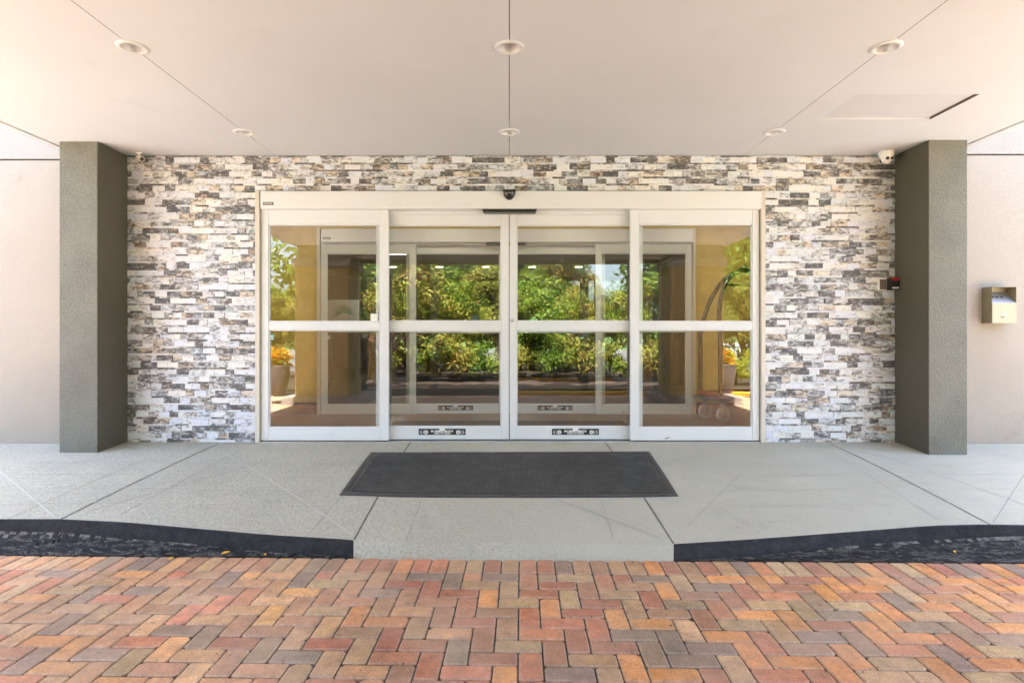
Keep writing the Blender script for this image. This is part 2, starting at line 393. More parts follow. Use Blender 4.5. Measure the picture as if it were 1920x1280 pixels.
w = MB(); NT = 26
xs = [k.x for k in KT]; xs = [-14.0, -9.0] + xs + [9.0, 14.0]
for x in xs:
    ky, kz = kerb_at(x)
    for j in range(NT + 1):
        y = 0.06 + (ky - 0.06) * j / NT; w.v.append((x, y, walk_z(x, y)))
for i in range(len(xs) - 1):
    for j in range(NT):
        a = i * (NT + 1) + j; w.face((a, a + 1, a + NT + 2, a + NT + 1), 0, None, True)
tag(w.build('entrance_walk', M['walk']), kind='structure')
def kerb_run(i0, i1, mat, name):
    k = MB()
    n = 4
    for i in range(i0, i1 + 1):
        t, b = KT[i], KB[i]
        prof = [t + Vector((0, 0.012, 0.0015)), t + Vector((0, -0.002, 0.0)), t.lerp(b, 0.15), t.lerp(b, 0.6), b, b + Vector((0, 0, -0.08))]
        k.v += [tuple(p) for p in prof]
    m_ = 6
    for i in range(i1 - i0):
        for j in range(m_ - 1):
            a = i * m_ + j; k.face((a, a + 1, a + m_ + 1, a + m_), 0, None, True)
    tag(k.build(name, mat), kind='structure')
iL, iR = PXS.index(663), PXS.index(1263)
kerb_run(0, iL, M['kerb_black'], 'kerb'); kerb_run(iL, iR, M['walk'], 'ramp_kerb'); kerb_run(iR, len(PXS) - 1, M['kerb_black'], 'kerb')

# score lines and joints cut in the walk
sc_ = MB()
def score(p0, p1, wid, m, up=0.002):
    a, b = (on_walk(*p0), on_walk(*p1)); d = (b - a).normalized(); s = Vector((-d.y, d.x, 0)).normalized() * wid / 2
    n = 14; base = len(sc_.v)
    for i in range(n + 1):
        p = a.lerp(b, i / n)
        for q in (p + s, p - s): sc_.v.append((q.x, q.y, walk_z(q.x, q.y) + up))
    for i in range(n): sc_.face((base + 2 * i, base + 2 * i + 1, base + 2 * i + 3, base + 2 * i + 2), m)
score((408, 833), (112, 974), 0.011, 0); score((1558, 833), (1858, 984), 0.010, 0)
score((770, 829), (664, 1012), 0.010, 0); score((1134, 829), (1263, 1019), 0.010, 0)
for a, b, wd in (((275, 860), (10, 974), .006), ((460, 840), (225, 965), .006), ((520, 858), (160, 960), .006), ((715, 850), (575, 1005), .006),
                 ((790, 938), (762, 1012), .006), ((1050, 938), (1240, 1010), .006), ((1128, 940), (1150, 1010), .004), ((1390, 888), (1290, 985), .005),
                 ((1560, 850), (1760, 975), .005), ((1920, 890), (1862, 980), .007), ((1640, 850), (1920, 945), .004)):
    score(a, b, wd, 1, 0.0015)
for a, b, wd in (((0, 884), (105, 972), .012), ((418, 848), (662, 1004), .012), ((855, 832), (790, 842), .01), ((1055, 937), (1230, 1000), .006)):
    score(a, b, wd, 2, 0.003)
for yl in (866, 889, 916, 944):
    score((0, yl), (640, yl + 2), .008, 2, 0.0025); score((1300, yl + 4), (1915, yl), .005, 2, 0.0025)
tag(sc_.build('walk_joints', [M['score_dark'], M['score_mid'], M['score_light']]), kind='structure')

# ------------------------------------------------------------------ drive of herringbone pavers
PZ = -0.31
PANG = R(-1.2)
def rot(x, y): return x * math.cos(PANG) - y * math.sin(PANG), x * math.sin(PANG) + y * math.cos(PANG)
EDGE_Y = -2.085
pal_l = [(0.50, 0.24, 0.17), (0.46, 0.30, 0.20), (0.43, 0.31, 0.22), (0.40, 0.25, 0.18), (0.48, 0.32, 0.22), (0.34, 0.22, 0.17), (0.27, 0.225, 0.205), (0.44, 0.33, 0.24), (0.52, 0.31, 0.17), (0.47, 0.22, 0.155)]
pal_r = [(0.55, 0.28, 0.11), (0.50, 0.26, 0.13), (0.42, 0.31, 0.20), (0.36, 0.27, 0.19), (0.57, 0.29, 0.12), (0.33, 0.17, 0.13), (0.23, 0.195, 0.18), (0.43, 0.33, 0.23), (0.46, 0.22, 0.14), (0.28, 0.215, 0.17)]
pal_c = [(0.33, 0.15, 0.11), (0.36, 0.19, 0.14), (0.38, 0.26, 0.17), (0.30, 0.20, 0.15), (0.22, 0.19, 0.18), (0.50, 0.26, 0.14), (0.40, 0.18, 0.12), (0.36, 0.28, 0.19), (0.23, 0.19, 0.16), (0.42, 0.2, 0.14)]
rb = random.Random(21)
def brick_col(x):
    t = x + rb.uniform(-1.0, 1.0)
    p = pal_l if t < -0.75 else (pal_r if t > 0.75 else pal_c)
    c = rb.choice(p); k = rb.uniform(0.88, 1.14)
    return tuple(min(0.85, q * k * g_ * rb.uniform(0.95, 1.05)) for q, g_ in zip(c, (1.34, 1.17, 0.92)))
pv = MB(); G = 0.1015
def brick(x0, x1, y0, y1):
    g, ch = 0.0029, 0.0075
    x0 += g; x1 -= g; y0 += g; y1 -= g
    if x1 - x0 < 0.02 or y1 - y0 < 0.02: return
    dz = PZ + rb.uniform(-0.0012, 0.0012); j = lambda: rb.uniform(-0.0012, 0.0012)
    c = brick_col((x0 + x1) / 2); c4 = (*c, 1); e4 = (*(0.62 * q + 0.38 * d for q, d in zip(c, (0.52, 0.44, 0.36))), 1)
    an = rb.uniform(-.008, .008); mx_, my_ = (x0 + x1) / 2, (y0 + y1) / 2
    P = []
    for qx, qy, ux, uy in ((x0, y0, 0, 1), (x1, y0, 1, 0), (x1, y1, 0, -1), (x0, y1, -1, 0)):
        ct = rb.uniform(0.003, 0.010) if rb.random() < .8 else rb.uniform(0.010, 0.02)
        # two points per corner: arriving edge, then leaving edge
        ax, ay = (qx, qy + ct) if (ux, uy) == (0, 1) else (qx - ct, qy) if (ux, uy) == (1, 0) else (qx, qy - ct) if (ux, uy) == (0, -1) else (qx + ct, qy)
        bx_, by_ = (qx + ct, qy) if (ux, uy) == (0, 1) else (qx, qy + ct) if (ux, uy) == (1, 0) else (qx - ct, qy) if (ux, uy) == (0, -1) else (qx, qy - ct)
        P += [(ax, ay), (bx_, by_)]
    P = [(mx_ + (x - mx_) - an * (y - my_), my_ + (y - my_) + an * (x - mx_)) for x, y in P]
    b = len(pv.v); tl = rb.uniform(-0.006, 0.006); tm = rb.uniform(-0.006, 0.006); n8 = len(P)
    kx, ky_ = 1 - 2 * ch / (x1 - x0), 1 - 2 * ch / (y1 - y0)
    for (x, y) in P:
        u, v_ = mx_ + (x - mx_) * kx + j() * .5, my_ + (y - my_) * ky_ + j() * .5
        X_, Y_ = rot(u, v_); pv.v.append((X_, Y_, dz + tl * (u - mx_) + tm * (v_ - my_)))
    for (x, y) in P:
        X_, Y_ = rot(x + j() * .5, y + j() * .5); pv.v.append((X_, Y_, dz - 0.0048))
    for (x, y) in P:
        X_, Y_ = rot(x, y); pv.v.append((X_, Y_, dz - 0.02))
    pv.face(range(b, b + n8), 0, c4)
    for k in range(n8):
        n = (k + 1) % n8
        pv.face((b + n8 + k, b + n8 + n, b + n, b + k), 0, e4); pv.face((b + 2 * n8 + k, b + 2 * n8 + n, b + n8 + n, b + n8 + k), 0, c4)
XN, YN = 50, 47
top = EDGE_Y
for i in range(-XN, XN): brick(i * G, (i + 1) * G, top - 2 * G, top)          # border course
y_start = top - 2 * G
for i in range(-XN, XN):
    for j in range(0, YN):
        # row j counts towards the camera; i to the right
        k = (i + j + 1) % 4
        yt = y_start - j * G
        if k == 0: brick(i * G, (i + 2) * G, yt - G, yt)
        elif k == 2: brick(i * G, (i + 1) * G, yt - 2 * G, yt)
        if j == 0 and k == 3: brick(i * G, (i + 1) * G, yt - G, yt)
tag(pv.build('paver_drive', M['brick'], colors=True), kind='structure')
def sheet(name, pts, mat):
    s = MB(); s.poly(pts); return tag(s.build(name, mat), kind='structure')
sheet('paver_bed', [(-5.3, -7.06, PZ - 0.011), (5.3, -7.06, PZ - 0.011), (5.3, -1.7, PZ - 0.011), (-5.3, -1.7, PZ - 0.011)], M['joint_sand'])
sheet('ground', [(-150, -250, -0.36), (150, -250, -0.36), (150, 60, -0.36), (-150, 60, -0.36)], M['grass'])
sheet('road', [(-60, -7.05, -0.335), (60, -7.05, -0.335), (60, 0.0, -0.335), (-60, 0.0, -0.335)], M['lot_concrete'])

def m_apron():
    m, nt, out = new_mat('apron_paver'); v = coords(nt)
    b = nt.nodes.new('ShaderNodeTexBrick'); L(nt, v, b.inputs['Vector']); b.offset = 0.5
    b.inputs['Scale'].default_value = 1.0; b.inputs['Brick Width'].default_value = 0.203; b.inputs['Row Height'].default_value = 0.1015; b.inputs['Mortar Size'].default_value = 0.004
    b.inputs['Color1'].default_value = (0.37, 0.30, 0.25, 1); b.inputs['Color2'].default_value = (0.34, 0.31, 0.28, 1); b.inputs['Mortar'].default_value = (0.10, 0.07, 0.05, 1)
    c = mixc(nt, 'MULTIPLY', 0.8, b.outputs['Color'], ramp(nt, noise(nt, v, 6, 6), [(0.3, (0.75, 0.72, 0.70)), (0.7, (1.2, 1.15, 1.1))]))
    principled(nt, out, c, 0.85); return m
M['apron'] = m_apron()
for a_, b_ in ((-9.0, -5.0), (5.0, 9.0)): sheet('paver_apron', [(a_, -7.06, -0.328), (b_, -7.06, -0.328), (b_, -2.3, -0.328), (a_, -2.3, -0.328)], M['apron'])

# tarred wedge between kerb and pavers
tp = MB(); rt = random.Random(4)
def patch(i0, i1):
    n = 8; base = len(tp.v); cols = 0
    pts = []
    for i in range(i0, i1):
        for s in range(4):
            pts.append(KB[i].lerp(KB[i + 1], s / 4))
    pts.append(KB[i1])
    for b in pts:
        ex, ey = b.x, EDGE_Y + b.x * math.tan(PANG) + 0.0
        for j in range(n + 1):
            t = j / n; y = b.y + 0.004 + (ey - b.y - 0.004) * t
            z = b.z + (PZ + 0.001 - b.z) * (t ** 0.8)
            amp = 0.006 * math.sin(math.pi * t)
            tp.v.append((b.x, y + (rt.uniform(-.006, .006) if 0 < j else 0), z + rt.uniform(-amp, amp)))
        cols += 1
    for i in range(cols - 1):
        for j in range(n):
            a = base + i * (n + 1) + j; tp.face((a, a + 1, a + n + 2, a + n + 1), 1 if (j == 0 and rt.random() < .42) or (j == 1 and rt.random() < .10) else 0)
patch(0, iL); patch(iR, len(PXS) - 1)
tag(tp.build('tarred_gutter', [M['patch'], M['worn_edge']]), kind='structure')

# fallen leaves
def leaf(px, py, size, mat, a, label):
    d = (PZ + 0.012 - CAMZ) / (-(py - CY) / F)
    p = Vector(((px - CX) * d / F, CAMY + d, PZ + 0.012))
    if py < 1044: p.z += 0.028; d2 = (p.z - CAMZ) / (-(py - CY) / F); p = Vector(((px - CX) * d2 / F, CAMY + d2, p.z))
    s = MB(); pr = [(-1, 0), (-.6, .45), (0, .55), (.55, .35), (1.1, 0), (.5, -.4), (0, -.5), (-.6, -.38)]
    s.v = [(size * x, size * y, 0.35 * size * (abs(y) + 0.25 * x * x)) for x, y in pr] + [(size * x * .9, size * y * .9, 0.35 * size * (abs(y) + 0.25 * x * x) + 0.0015) for x, y in pr]
    s.face(list(range(8))[::-1]); s.face(range(8, 16))
    for k in range(8): s.face((k, (k + 1) % 8, 8 + (k + 1) % 8, 8 + k))
    o = s.build('fallen_leaf', mat); o.location = p; o.rotation_euler = (R(8), R(-6), a)
    tag(o, label, 'leaf', 'fallen leaves')
leaf(423, 1036, 0.024, M['leaf_yellow'], 0.6, 'largest yellow leaf, lying on the black gutter left of the ramp')
leaf(497, 1039, 0.013, M['leaf_yellow'], 2.0, 'small yellow leaf nearest the left end of the ramp on black kerb')
leaf(320, 1046, 0.017, M['leaf_yellow'], 1.2, 'yellow leaf furthest left along the edge of the brick pavers')
leaf(536, 1048, 0.012, M['leaf_yellow'], 0.2, 'tiny yellow leaf on the brick edge below the black kerb')
leaf(1790, 1034, 0.015, M['leaf_yellow'], 1.0, 'curled orange leaf on the black gutter at far right')
leaf(769, 1044, 0.014, M['leaf_tan'], 1.0, 'tan curled leaf at the foot of the concrete ramp')

# ------------------------------------------------------------------ stone wall
ST_L, ST_R, DO_L, DO_R, DO_T, CEIL = X(240), X(1677), X(481), X(1433), Z(356.5), 2.68
sw = MB(); rs = random.Random(11)
def tint():
    r = rs.random()
    if r < 0.40: c, a = rs.choice(((0.97, 0.97, 0.98), (0.95, 0.96, 1.0), (0.88, 0.91, 0.99), (0.99, 0.97, 0.93), (0.90, 0.91, 0.92))), rs.uniform(0.56, 0.74)
    elif r < 0.66: c, a = rs.choice(((0.92, 0.93, 0.96), (0.93, 0.92, 0.90), (0.85, 0.90, 0.96))), rs.uniform(0.42, 0.54)
    elif r < 0.90: c, a = rs.choice(((0.90, 0.89, 0.90), (0.88, 0.91, 0.97), (0.92, 0.90, 0.85))), rs.uniform(0.24, 0.38)
    elif r < 0.96: c, a = (0.95, 0.85, 0.73), rs.uniform(0.38, 0.58)
    else: c, a = (0.90, 0.78, 0.64), rs.uniform(0.34, 0.5)
    j = lambda: rs.uniform(0.97, 1.01)
    return (c[0] * j(), c[1] * j(), c[2] * j(), a)
def row(z0, z1, x0, x1, thin):
    x = x0 - rs.uniform(0, 0.1)
    while x < x1:
        wd = rs.choice((0.08, 0.095, 0.10, 0.115, 0.12, 0.145, 0.16) if not thin else (0.09, 0.12, 0.15, 0.19))
        a, b = max(x, x0), min(x + wd, x1)
        if b - a > 0.008:
            f = -rs.uniform(0.002, 0.011) - (0.003 if not thin and rs.random() < .3 else 0)
            sw.box(a + 0.0004, b - 0.0004, f, 0.012, z0 + 0.0004, z1 - 0.0004, 0, tint())
        x += wd
z = -0.03; k = 0
while z < CEIL - 0.004:
    h = (0.0495 if k % 2 == 0 else 0.0165) + rs.uniform(-.001, .001)
    z1 = min(z + h, CEIL - 0.004)
    if z < DO_T < z1:
        if DO_T - z < 0.012: z1 = max(z1, DO_T + .01)
    if z1 <= DO_T + 0.02:
        row(z, z1, ST_L, DO_L, k % 2); row(z, z1, DO_R, ST_R, k % 2)
    else:
        row(z, z1, ST_L, ST_R, k % 2)
    z = z1; k += 1
sw.box(ST_L, DO_L, 0.012, 0.20, -0.05, CEIL, 1, (.5, .5, .5, .5)); sw.box(DO_R, ST_R, 0.012, 0.20, -0.05, CEIL, 1, (.5, .5, .5, .5)); sw.box(DO_L, DO_R, 0.012, 0.20, DO_T + .004, CEIL, 1, (.5, .5, .5, .5))
tag(sw.build('stone_wall', [M['stone'], M['stucco_white']], colors=True), 'ledger stone wall of white, grey and tan strips around the glass doors', 'wall')

# ------------------------------------------------------------------ columns and stucco walls
def column(x0, x1, y0, label):
    c = MB(); c.box(x0, x1, y0, 0.05, -0.12, CEIL, bev=0.006)
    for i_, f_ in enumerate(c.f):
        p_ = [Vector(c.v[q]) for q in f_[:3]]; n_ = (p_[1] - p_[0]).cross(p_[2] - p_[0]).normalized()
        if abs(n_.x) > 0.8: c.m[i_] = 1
    tag(c.build('column', [M['column_paint'], M['column_side_shaded']]), label, 'column', 'square columns beside the stone wall')
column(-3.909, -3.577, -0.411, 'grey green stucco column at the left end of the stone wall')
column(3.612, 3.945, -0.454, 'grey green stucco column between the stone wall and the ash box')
def stucco(x0, x1, zg, label):
    t = empty('stucco_wall', ((x0 + x1) / 2, -0.08, 0), label, 'wall'); cx = (x0 + x1) / 2
    a = MB(); a.box(x0 - cx, x1 - cx, 0, 0.30, -0.1, zg - 0.008); a.build('wall_panel', M['stucco_beige'], t)
    g = MB(); g.box(x0 - cx, x1 - cx, 0.012, 0.30, zg - 0.008, zg + 0.006); g.build('reveal_joint', M['dark_gap'], t)
    b = MB(); b.box(x0 - cx, x1 - cx, -0.006, 0.30, zg + 0.006, 4.3); b.build('upper_panel', M['stucco_white'], t)
stucco(-14, -3.85, Z(299.5, -0.08), 'beige stucco wall left of the stone entrance, without fittings')
stucco(3.89, 14, Z(290, -0.08), 'beige stucco wall at right, carrying the steel ash box')

# ------------------------------------------------------------------ canopy
cn = empty('entrance_canopy', (0, -3.3, CEIL), 'flat canopy with pale panelled soffit over the whole entrance', 'canopy')
OY, OZ = -3.3, CEIL
XJ = [-4.0, -2.195, 0.0, 2.195, 4.03]; YJ = [0.02, -0.65, -2.11, -3.57, -5.03, -6.55]
RH = 0.062
hx0, hx1 = 2.425, 3.28
hy0, hy1 = CAMY + 1115 * 1.67 / 401.5, CAMY + 1115 * 1.67 / 449      # far and near edge of the hatch
LIGHTS = [(x, y) for y in (-0.65, -2.11, -3.57) for x in (-2.195, 0.0, 2.195)]
sf = MB()
for i in range(4):
    for j in range(5):
        x0, x1 = XJ[i] + 0.0024, XJ[i + 1] - 0.0024; y1, y0 = YJ[j] - 0.00008, YJ[j + 1] + 0.00008
        pts = []
        for (qx, qy, a0) in ((x0, y0, 0), (x1, y0, 90), (x1, y1, 180), (x0, y1, 270)):
            jx = XJ[i] if qx == x0 else XJ[i + 1]; jy = YJ[j + 1] if qy == y0 else YJ[j]
            if (jx, jy) in LIGHTS:
                arc = [(min(max(jx + RH * math.cos(R(a0 + 90 - t)), x0), x1), min(max(jy + RH * math.sin(R(a0 + 90 - t)), y0), y1)) for t in range(0, 91, 6)]
                pts += [(p[0], p[1], 0) for p in arc]
            else: pts.append((qx, qy, 0))
        if i == 3 and j == 1:
            pts = [(hx0 if x == x1 else x, y, z) for x, y, z in pts]
            for (u0, u1, v0, v1) in ((hx0, hx1, y0, hy1), (hx0, hx1, hy0, y1), (hx1, x1, y0, y1)):
                sf.poly([(u0, v1 - OY, 0), (u1, v1 - OY, 0), (u1, v0 - OY, 0), (u0, v0 - OY, 0)])
        pts = [(x, y - OY, z) for x, y, z in pts]
        sf.poly(pts[::-1])
sf.build('soffit', M['ceiling_paint'], cn)
cb = MB(); cb.box(-4.02, 4.05, -6.55 - OY, -0.0 - OY, 0.13, 0.33)
cb.build('roof_slab', M['dark_gap'], cn)
ft = MB()
for (a, b) in ((-4.075, -4.006), (4.036, 4.105)):
    ft.box(a, b, -6.62 - OY, -0.09 - OY, -0.006, 0.34, bev=0.004)
ft.box(-4.006, 4.036, -6.62 - OY, -6.552 - OY, -0.006, 0.34, bev=0.004)
ft.build('fascia', M['ceiling_trim'], cn)
bm_ = MB(); bm_.box(-4.0, 4.03, -6.5 - OY, -5.58 - OY, -0.24, -0.001, bev=0.004); bm_.build('front_beam', M['stucco_beige'], cn)
# access hatch recessed a little, with an open gap along its right edge
hb = MB(); q0, q1 = hy1 - OY, hy0 - OY
hb.box(hx0 + .004, hx1 - .009, q0 + .004, q1 - .004, 0.014, 0.022, bev=0.002)
hb.build('access_hatch', M['hatch_paint'], cn)
hl = MB()
hl.box(hx0, hx1, q1 - .0005, q1 + .012, 0.0005, 0.05); hl.box(hx0 - .012, hx0 + .0005, q0, q1, 0.0005, 0.05); hl.box(hx0, hx1, q0 - .012, q0 + .0005, 0.0005, 0.05)
hl.box(hx1 - .0005, hx1 + .012, q0, q1, 0.0005, 0.05, 1); hl.box(hx0, hx1, q0, q1, 0.05, 0.052, 1)
hl.build('hatch_trim', [M['ceiling_trim'], M['hatch_gap']], cn)

# recessed lights
def downlight():
    t = empty('recessed_light', (0, 0, CEIL), '', 'ceiling light', 'recessed lights in the canopy soffit')
    r = MB(); r.lathe([(0.060, 0.002), (0.060, -0.006), (0.066, -0.0095), (0.080, -0.0085), (0.087, -0.003), (0.0875, 0.0)], 0, 0, 40)
    r.build('trim_ring', M['trim_white'], t)
    c = MB(); c.lathe([(0.0595, -0.004), (0.055, 0.03), (0.046, 0.085), (0.040, 0.092), (0.0, 0.092)], 0, 0, 32); c.build('reflector', M['reflector'], t)
    g = MB(); g.lathe([(0.0, 0.072), (0.02, 0.074), (0.034, 0.082), (0.036, 0.090)], 0, 0, 24); g.build('lamp', M['wheel_grey'], t)
    return t
DL = {(-2.195, -0.65): 'small recessed light left of centre in the row nearest the stone wall', (0.0, -0.65): 'recessed light on the middle soffit seam, straight above the doors',
      (2.195, -0.65): 'recessed light by the access hatch in the row nearest the stone wall', (-2.195, -2.11): 'large recessed light at upper left, on the left soffit seam',
      (0.0, -2.11): 'large recessed light at top middle, on the middle soffit seam', (2.195, -2.11): 'large recessed light at upper right, nearer than the access hatch',
      (-2.195, -3.57): 'recessed light above the drive on the left soffit seam', (0.0, -3.57): 'recessed light above the drive on the middle soffit seam', (2.195, -3.57): 'recessed light above the drive on the right soffit seam'}
proto = downlight()
for i, (p, lb) in enumerate(DL.items()):
    o = proto if i == 0 else copy_tree(proto)
    o.location = (p[0], p[1], CEIL); o['label'] = lb

# ------------------------------------------------------------------ automatic doors
def text_mesh(s, size, bold=0.0, ext=0.0):
    c = bpy.data.curves.new('lettering', 'FONT'); c.body = s; c.size = size; c.align_x = 'CENTER'; c.align_y = 'CENTER'; c.extrude = ext; c.offset = bold
    o = bpy.data.objects.new('lettering', c); col.objects.link(o)
    dg = bpy.context.evaluated_depsgraph_get(); me = bpy.data.meshes.new_from_object(o.evaluated_get(dg))
    bpy.data.objects.remove(o); bpy.data.curves.remove(c); return me
def put_text(mb, s, size, x, y, z, m, sx=1.0, bold=0.0):
    me = text_mesh(s, size, bold); b = len(mb.v)
    mb.v += [(x + v.co.x * sx, y, z + v.co.y) for v in me.vertices]
    for p in me.polygons: mb.face([b + i for i in p.vertices], m)
    bpy.data.meshes.remove(me)
def frame(mb, xo0, xi0, xi1, xo1, zt, zti, zm1, zm0, zbi, zb, y0, y1):
    bv = 0.0025
    mb.box(xo0, xi0, y0, y1, zb, zt, bev=bv); mb.box(xi1, xo1, y0, y1, zb, zt, bev=bv)
    for a, b in ((zti, zt), (zm0, zm1), (zb, zbi)): mb.box(xi0 + 0.0005, xi1 - 0.0005, y0 + 0.002, y1 - 0.002, a, b, bev=bv)
    bw = 0.011                                                     # glazing beads
    for (za, zb_) in ((zm1, zti), (zbi, zm0)):
        ya, yb = y0 + 0.010, y1 - 0.010
        mb.box(xi0, xi0 + bw, ya, yb, za, zb_, bev=.002); mb.box(xi1 - bw, xi1, ya, yb, za, zb_, bev=.002)
        mb.box(xi0 + bw, xi1 - bw, ya, yb, zb_ - bw, zb_, bev=.002); mb.box(xi0 + bw, xi1 - bw, ya, yb, za, za + bw, bev=.002)
def panes(parent, xi0, xi1, zti, zm1, zm0, zbi, yc):
    for (a, b) in ((zm1, zti), (zbi, zm0)):
        g = MB(); g.box(xi0 + 0.004, xi1 - 0.004, yc - 0.003, yc + 0.003, a + 0.004, b - 0.004); g.build('glass_pane', M['glass'], parent)
def decal(parent, x, z, y):
    d = MB(); d.box(x - 0.222, x + 0.222, y - 0.0012, y, z - 0.029, z + 0.029, 0)
    yy = y - 0.0018
    for sgn in (-1, 1):
        for k in range(2):
            cx = x + sgn * (0.205 - 0.026 * k)
            for s2 in (-1, 1):
                d.poly([(cx, yy, z - 0.004), (cx - sgn * 0.017, yy, z - 0.004 + s2 * 0.017), (cx - sgn * 0.010, yy, z - 0.004 + s2 * 0.017), (cx + sgn * 0.007, yy, z - 0.004)], 1)
        cx = x + sgn * 0.150
        d.poly([(cx + 0.018 * math.cos(2 * math.pi * q / 16), yy, z - 0.004 + 0.018 * math.sin(2 * math.pi * q / 16)) for q in range(16)], 1)
        d.poly([(cx + 0.007 * math.cos(2 * math.pi * q / 12), yy - .0004, z - 0.004 + 0.007 * math.sin(2 * math.pi * q / 12)) for q in range(12)], 0)
    put_text(d, 'IN EMERGENCY', 0.024, x, yy, z + 0.004, 1, 1.25, 0.0012); put_text(d, 'PUSH TO OPEN', 0.017, x, yy, z - 0.016, 1, 1.3, 0.0008)
    d.box(x - 0.026, x + 0.026, y - 0.0016, y - 0.0012, z + 0.014, z + 0.034, 1)
    d.build('warning_strip', [M['label_black'], M['label_white']], parent)
def make_door(label):
    t = empty('automatic_door', (0, 0, 0), label, 'door')
    h = MB(); h.box(X(488, -.05), X(1429, -.05), -0.05, 0.14, Z(391.5, -.05), Z(358, -.05), bev=0.005)
    hd = h.build('header', M['white_metal'], t)
    bd = MB(); bx, bz = X(503, -.05), Z(381.8, -.05)
    bd.box(bx - 0.048, bx + 0.048, -0.0535, -0.0502, bz - 0.0135, bz + 0.0135, 0, bev=0.0015); put_text(bd, 'STANLEY', 0.017, bx, -0.0539, bz, 1, 1.15, 0.0006)
    bd.build('maker_badge', [M['label_black'], M['label_white']], hd)
    tr = MB(); tr.box(X(729, .05), X(1182, .05), 0.05, 0.13, Z(402, .05), Z(391.5, .05), bev=.002); tr.box(X(729, .05), X(1182, .05), 0.044, 0.0498, Z(396, .05), Z(392, .05), bev=.001)
    tr.build('track', M['white_metal'], hd)
    sb = MB(); y0 = -0.052; x0, x1, za, zb_ = X(904, y0), X(1007, y0), Z(398, y0), Z(391.7, y0)
    sb.v = [(x0 + .014, y0, za), (x1 - .014, y0, za), (x1, y0, zb_), (x0, y0, zb_), (x0 + .014, 0.04, za), (x1 - .014, 0.04, za), (x1, 0.04, zb_), (x0, 0.04, zb_)]
    for q in ((0, 1, 2, 3), (5, 4, 7, 6), (4, 0, 3, 7), (1, 5, 6, 2), (4, 5, 1, 0), (3, 2, 6, 7)): sb.face(q)
    sb.build('motion_sensor', M['black_plastic'], t)
    jm = MB(); jm.box(X(480.5), X(488.5), -0.03, 0.14, -0.03, Z(358), bev=.003); jm.box(X(1425), X(1433), -0.03, 0.14, -0.03, Z(358), bev=.003)
    jm.box(X(488.5), X(489.6), 0.01, 0.05, 0.0, Z(392), 1); jm.box(X(1423.8), X(1425), 0.01, 0.05, 0.0, Z(392), 1)
    jm.build('jamb', [M['jamb_metal'], M['gasket']], t)
    th = MB(); th.box(X(489), X(1425), -0.015, 0.14, -0.03, Z(827.2), bev=.002); th.build('threshold', M['steel_inner'], t)
    for (a, b, c_, d_, tt, tb) in ((489.6, 503, 713, 728.5, 392.6, 420.5), (1182, 1197, 1411, 1423.8, 392.0, 420.0)):
        p = MB(); y0, y1 = 0.0, 0.042; zz = (Z(tt), Z(tb), Z(603.5), Z(618), Z(802), Z(825.5))
        frame(p, X(a), X(b), X(c_), X(d_), zz[0], zz[1], zz[2], zz[3], zz[4], zz[5], y0, y1)
        po = p.build('side_panel', M['white_metal'], t); panes(po, X(b), X(c_), zz[1], zz[2], zz[3], zz[4], 0.021)
        if a < 900:
            s = MB(); s.box(X(503.5), X(512), 0.0166, 0.0176, Z(637.5), Z(626), 0); s.box(X(504.5), X(511), 0.0158, 0.0165, Z(631), Z(629), 1); s.box(X(504.5), X(511), 0.0158, 0.0165, Z(635.5), Z(633.5), 1); s.build('safety_sticker', [M['teal_label'], M['label_white']], po)
            s = MB(); s.box(X(694), X(707.5), 0.0166, 0.0176, Z(601.5), Z(588)); s.build('notice_sticker', M['pale_label'], po)
        else:
            s = MB(); s.poly([(X(1247), -0.0016, Z(821)), (X(1256), -0.0016, Z(818.5)), (X(1257), -0.0016, Z(819.3)), (X(1248), -0.0016, Z(823))]); s.build('scuff_mark', M['score_dark'], po)
    Y = 0.06
    for (a, b, c_, d_) in ((705, 721, 940, 954.2), (955.9, 968.3, 1189, 1205)):
        p = MB(); y0, y1 = Y, Y + 0.042; zz = (Z(402.5, Y), Z(421.5, Y), Z(602.5, Y), Z(619.5, Y), Z(800.5, Y), Z(823.5, Y))
        frame(p, X(a, Y), X(b, Y), X(c_, Y), X(d_, Y), zz[0], zz[1], zz[2], zz[3], zz[4], zz[5], y0, y1)
        po = p.build('sliding_panel', M['white_metal'], t); panes(po, X(b, Y), X(c_, Y), zz[1], zz[2], zz[3], zz[4], Y + 0.021)
        decal(po, X(829 if a < 900 else 1079, Y), Z(809, Y), Y - 0.0002)
        gk = MB()
        if a < 900: gk.box(X(954.2, Y), X(955.2, Y), Y + .006, Y + .036, zz[5], zz[0])
        gk.box(X(a, Y), X(d_, Y), Y + .006, Y + .03, zz[5] - 0.006, zz[5] - 0.0003)
        gk.build('seal', M['gasket'], po)
        if a > 900:
            k = MB(); k.lathe([(0.0, Y - .010), (0.008, Y - .0105), (0.0145, Y - .008), (0.0165, Y - .001), (0.0165, Y + .001)], X(960.5, Y), Z(601, Y), 24, 0, None, 'y'); k.build('lock_cylinder', M['steel_inner'], po)
    return t
door = make_door('white framed automatic glass door in the stone wall, with a black dome camera on its header')
inner = copy_tree(door); inner.location = (-0.046, 1.918, -0.012)
inner['label'] = 'second automatic glass door inside the vestibule, seen through the outer panes'
dc = MB(); yd = -0.05
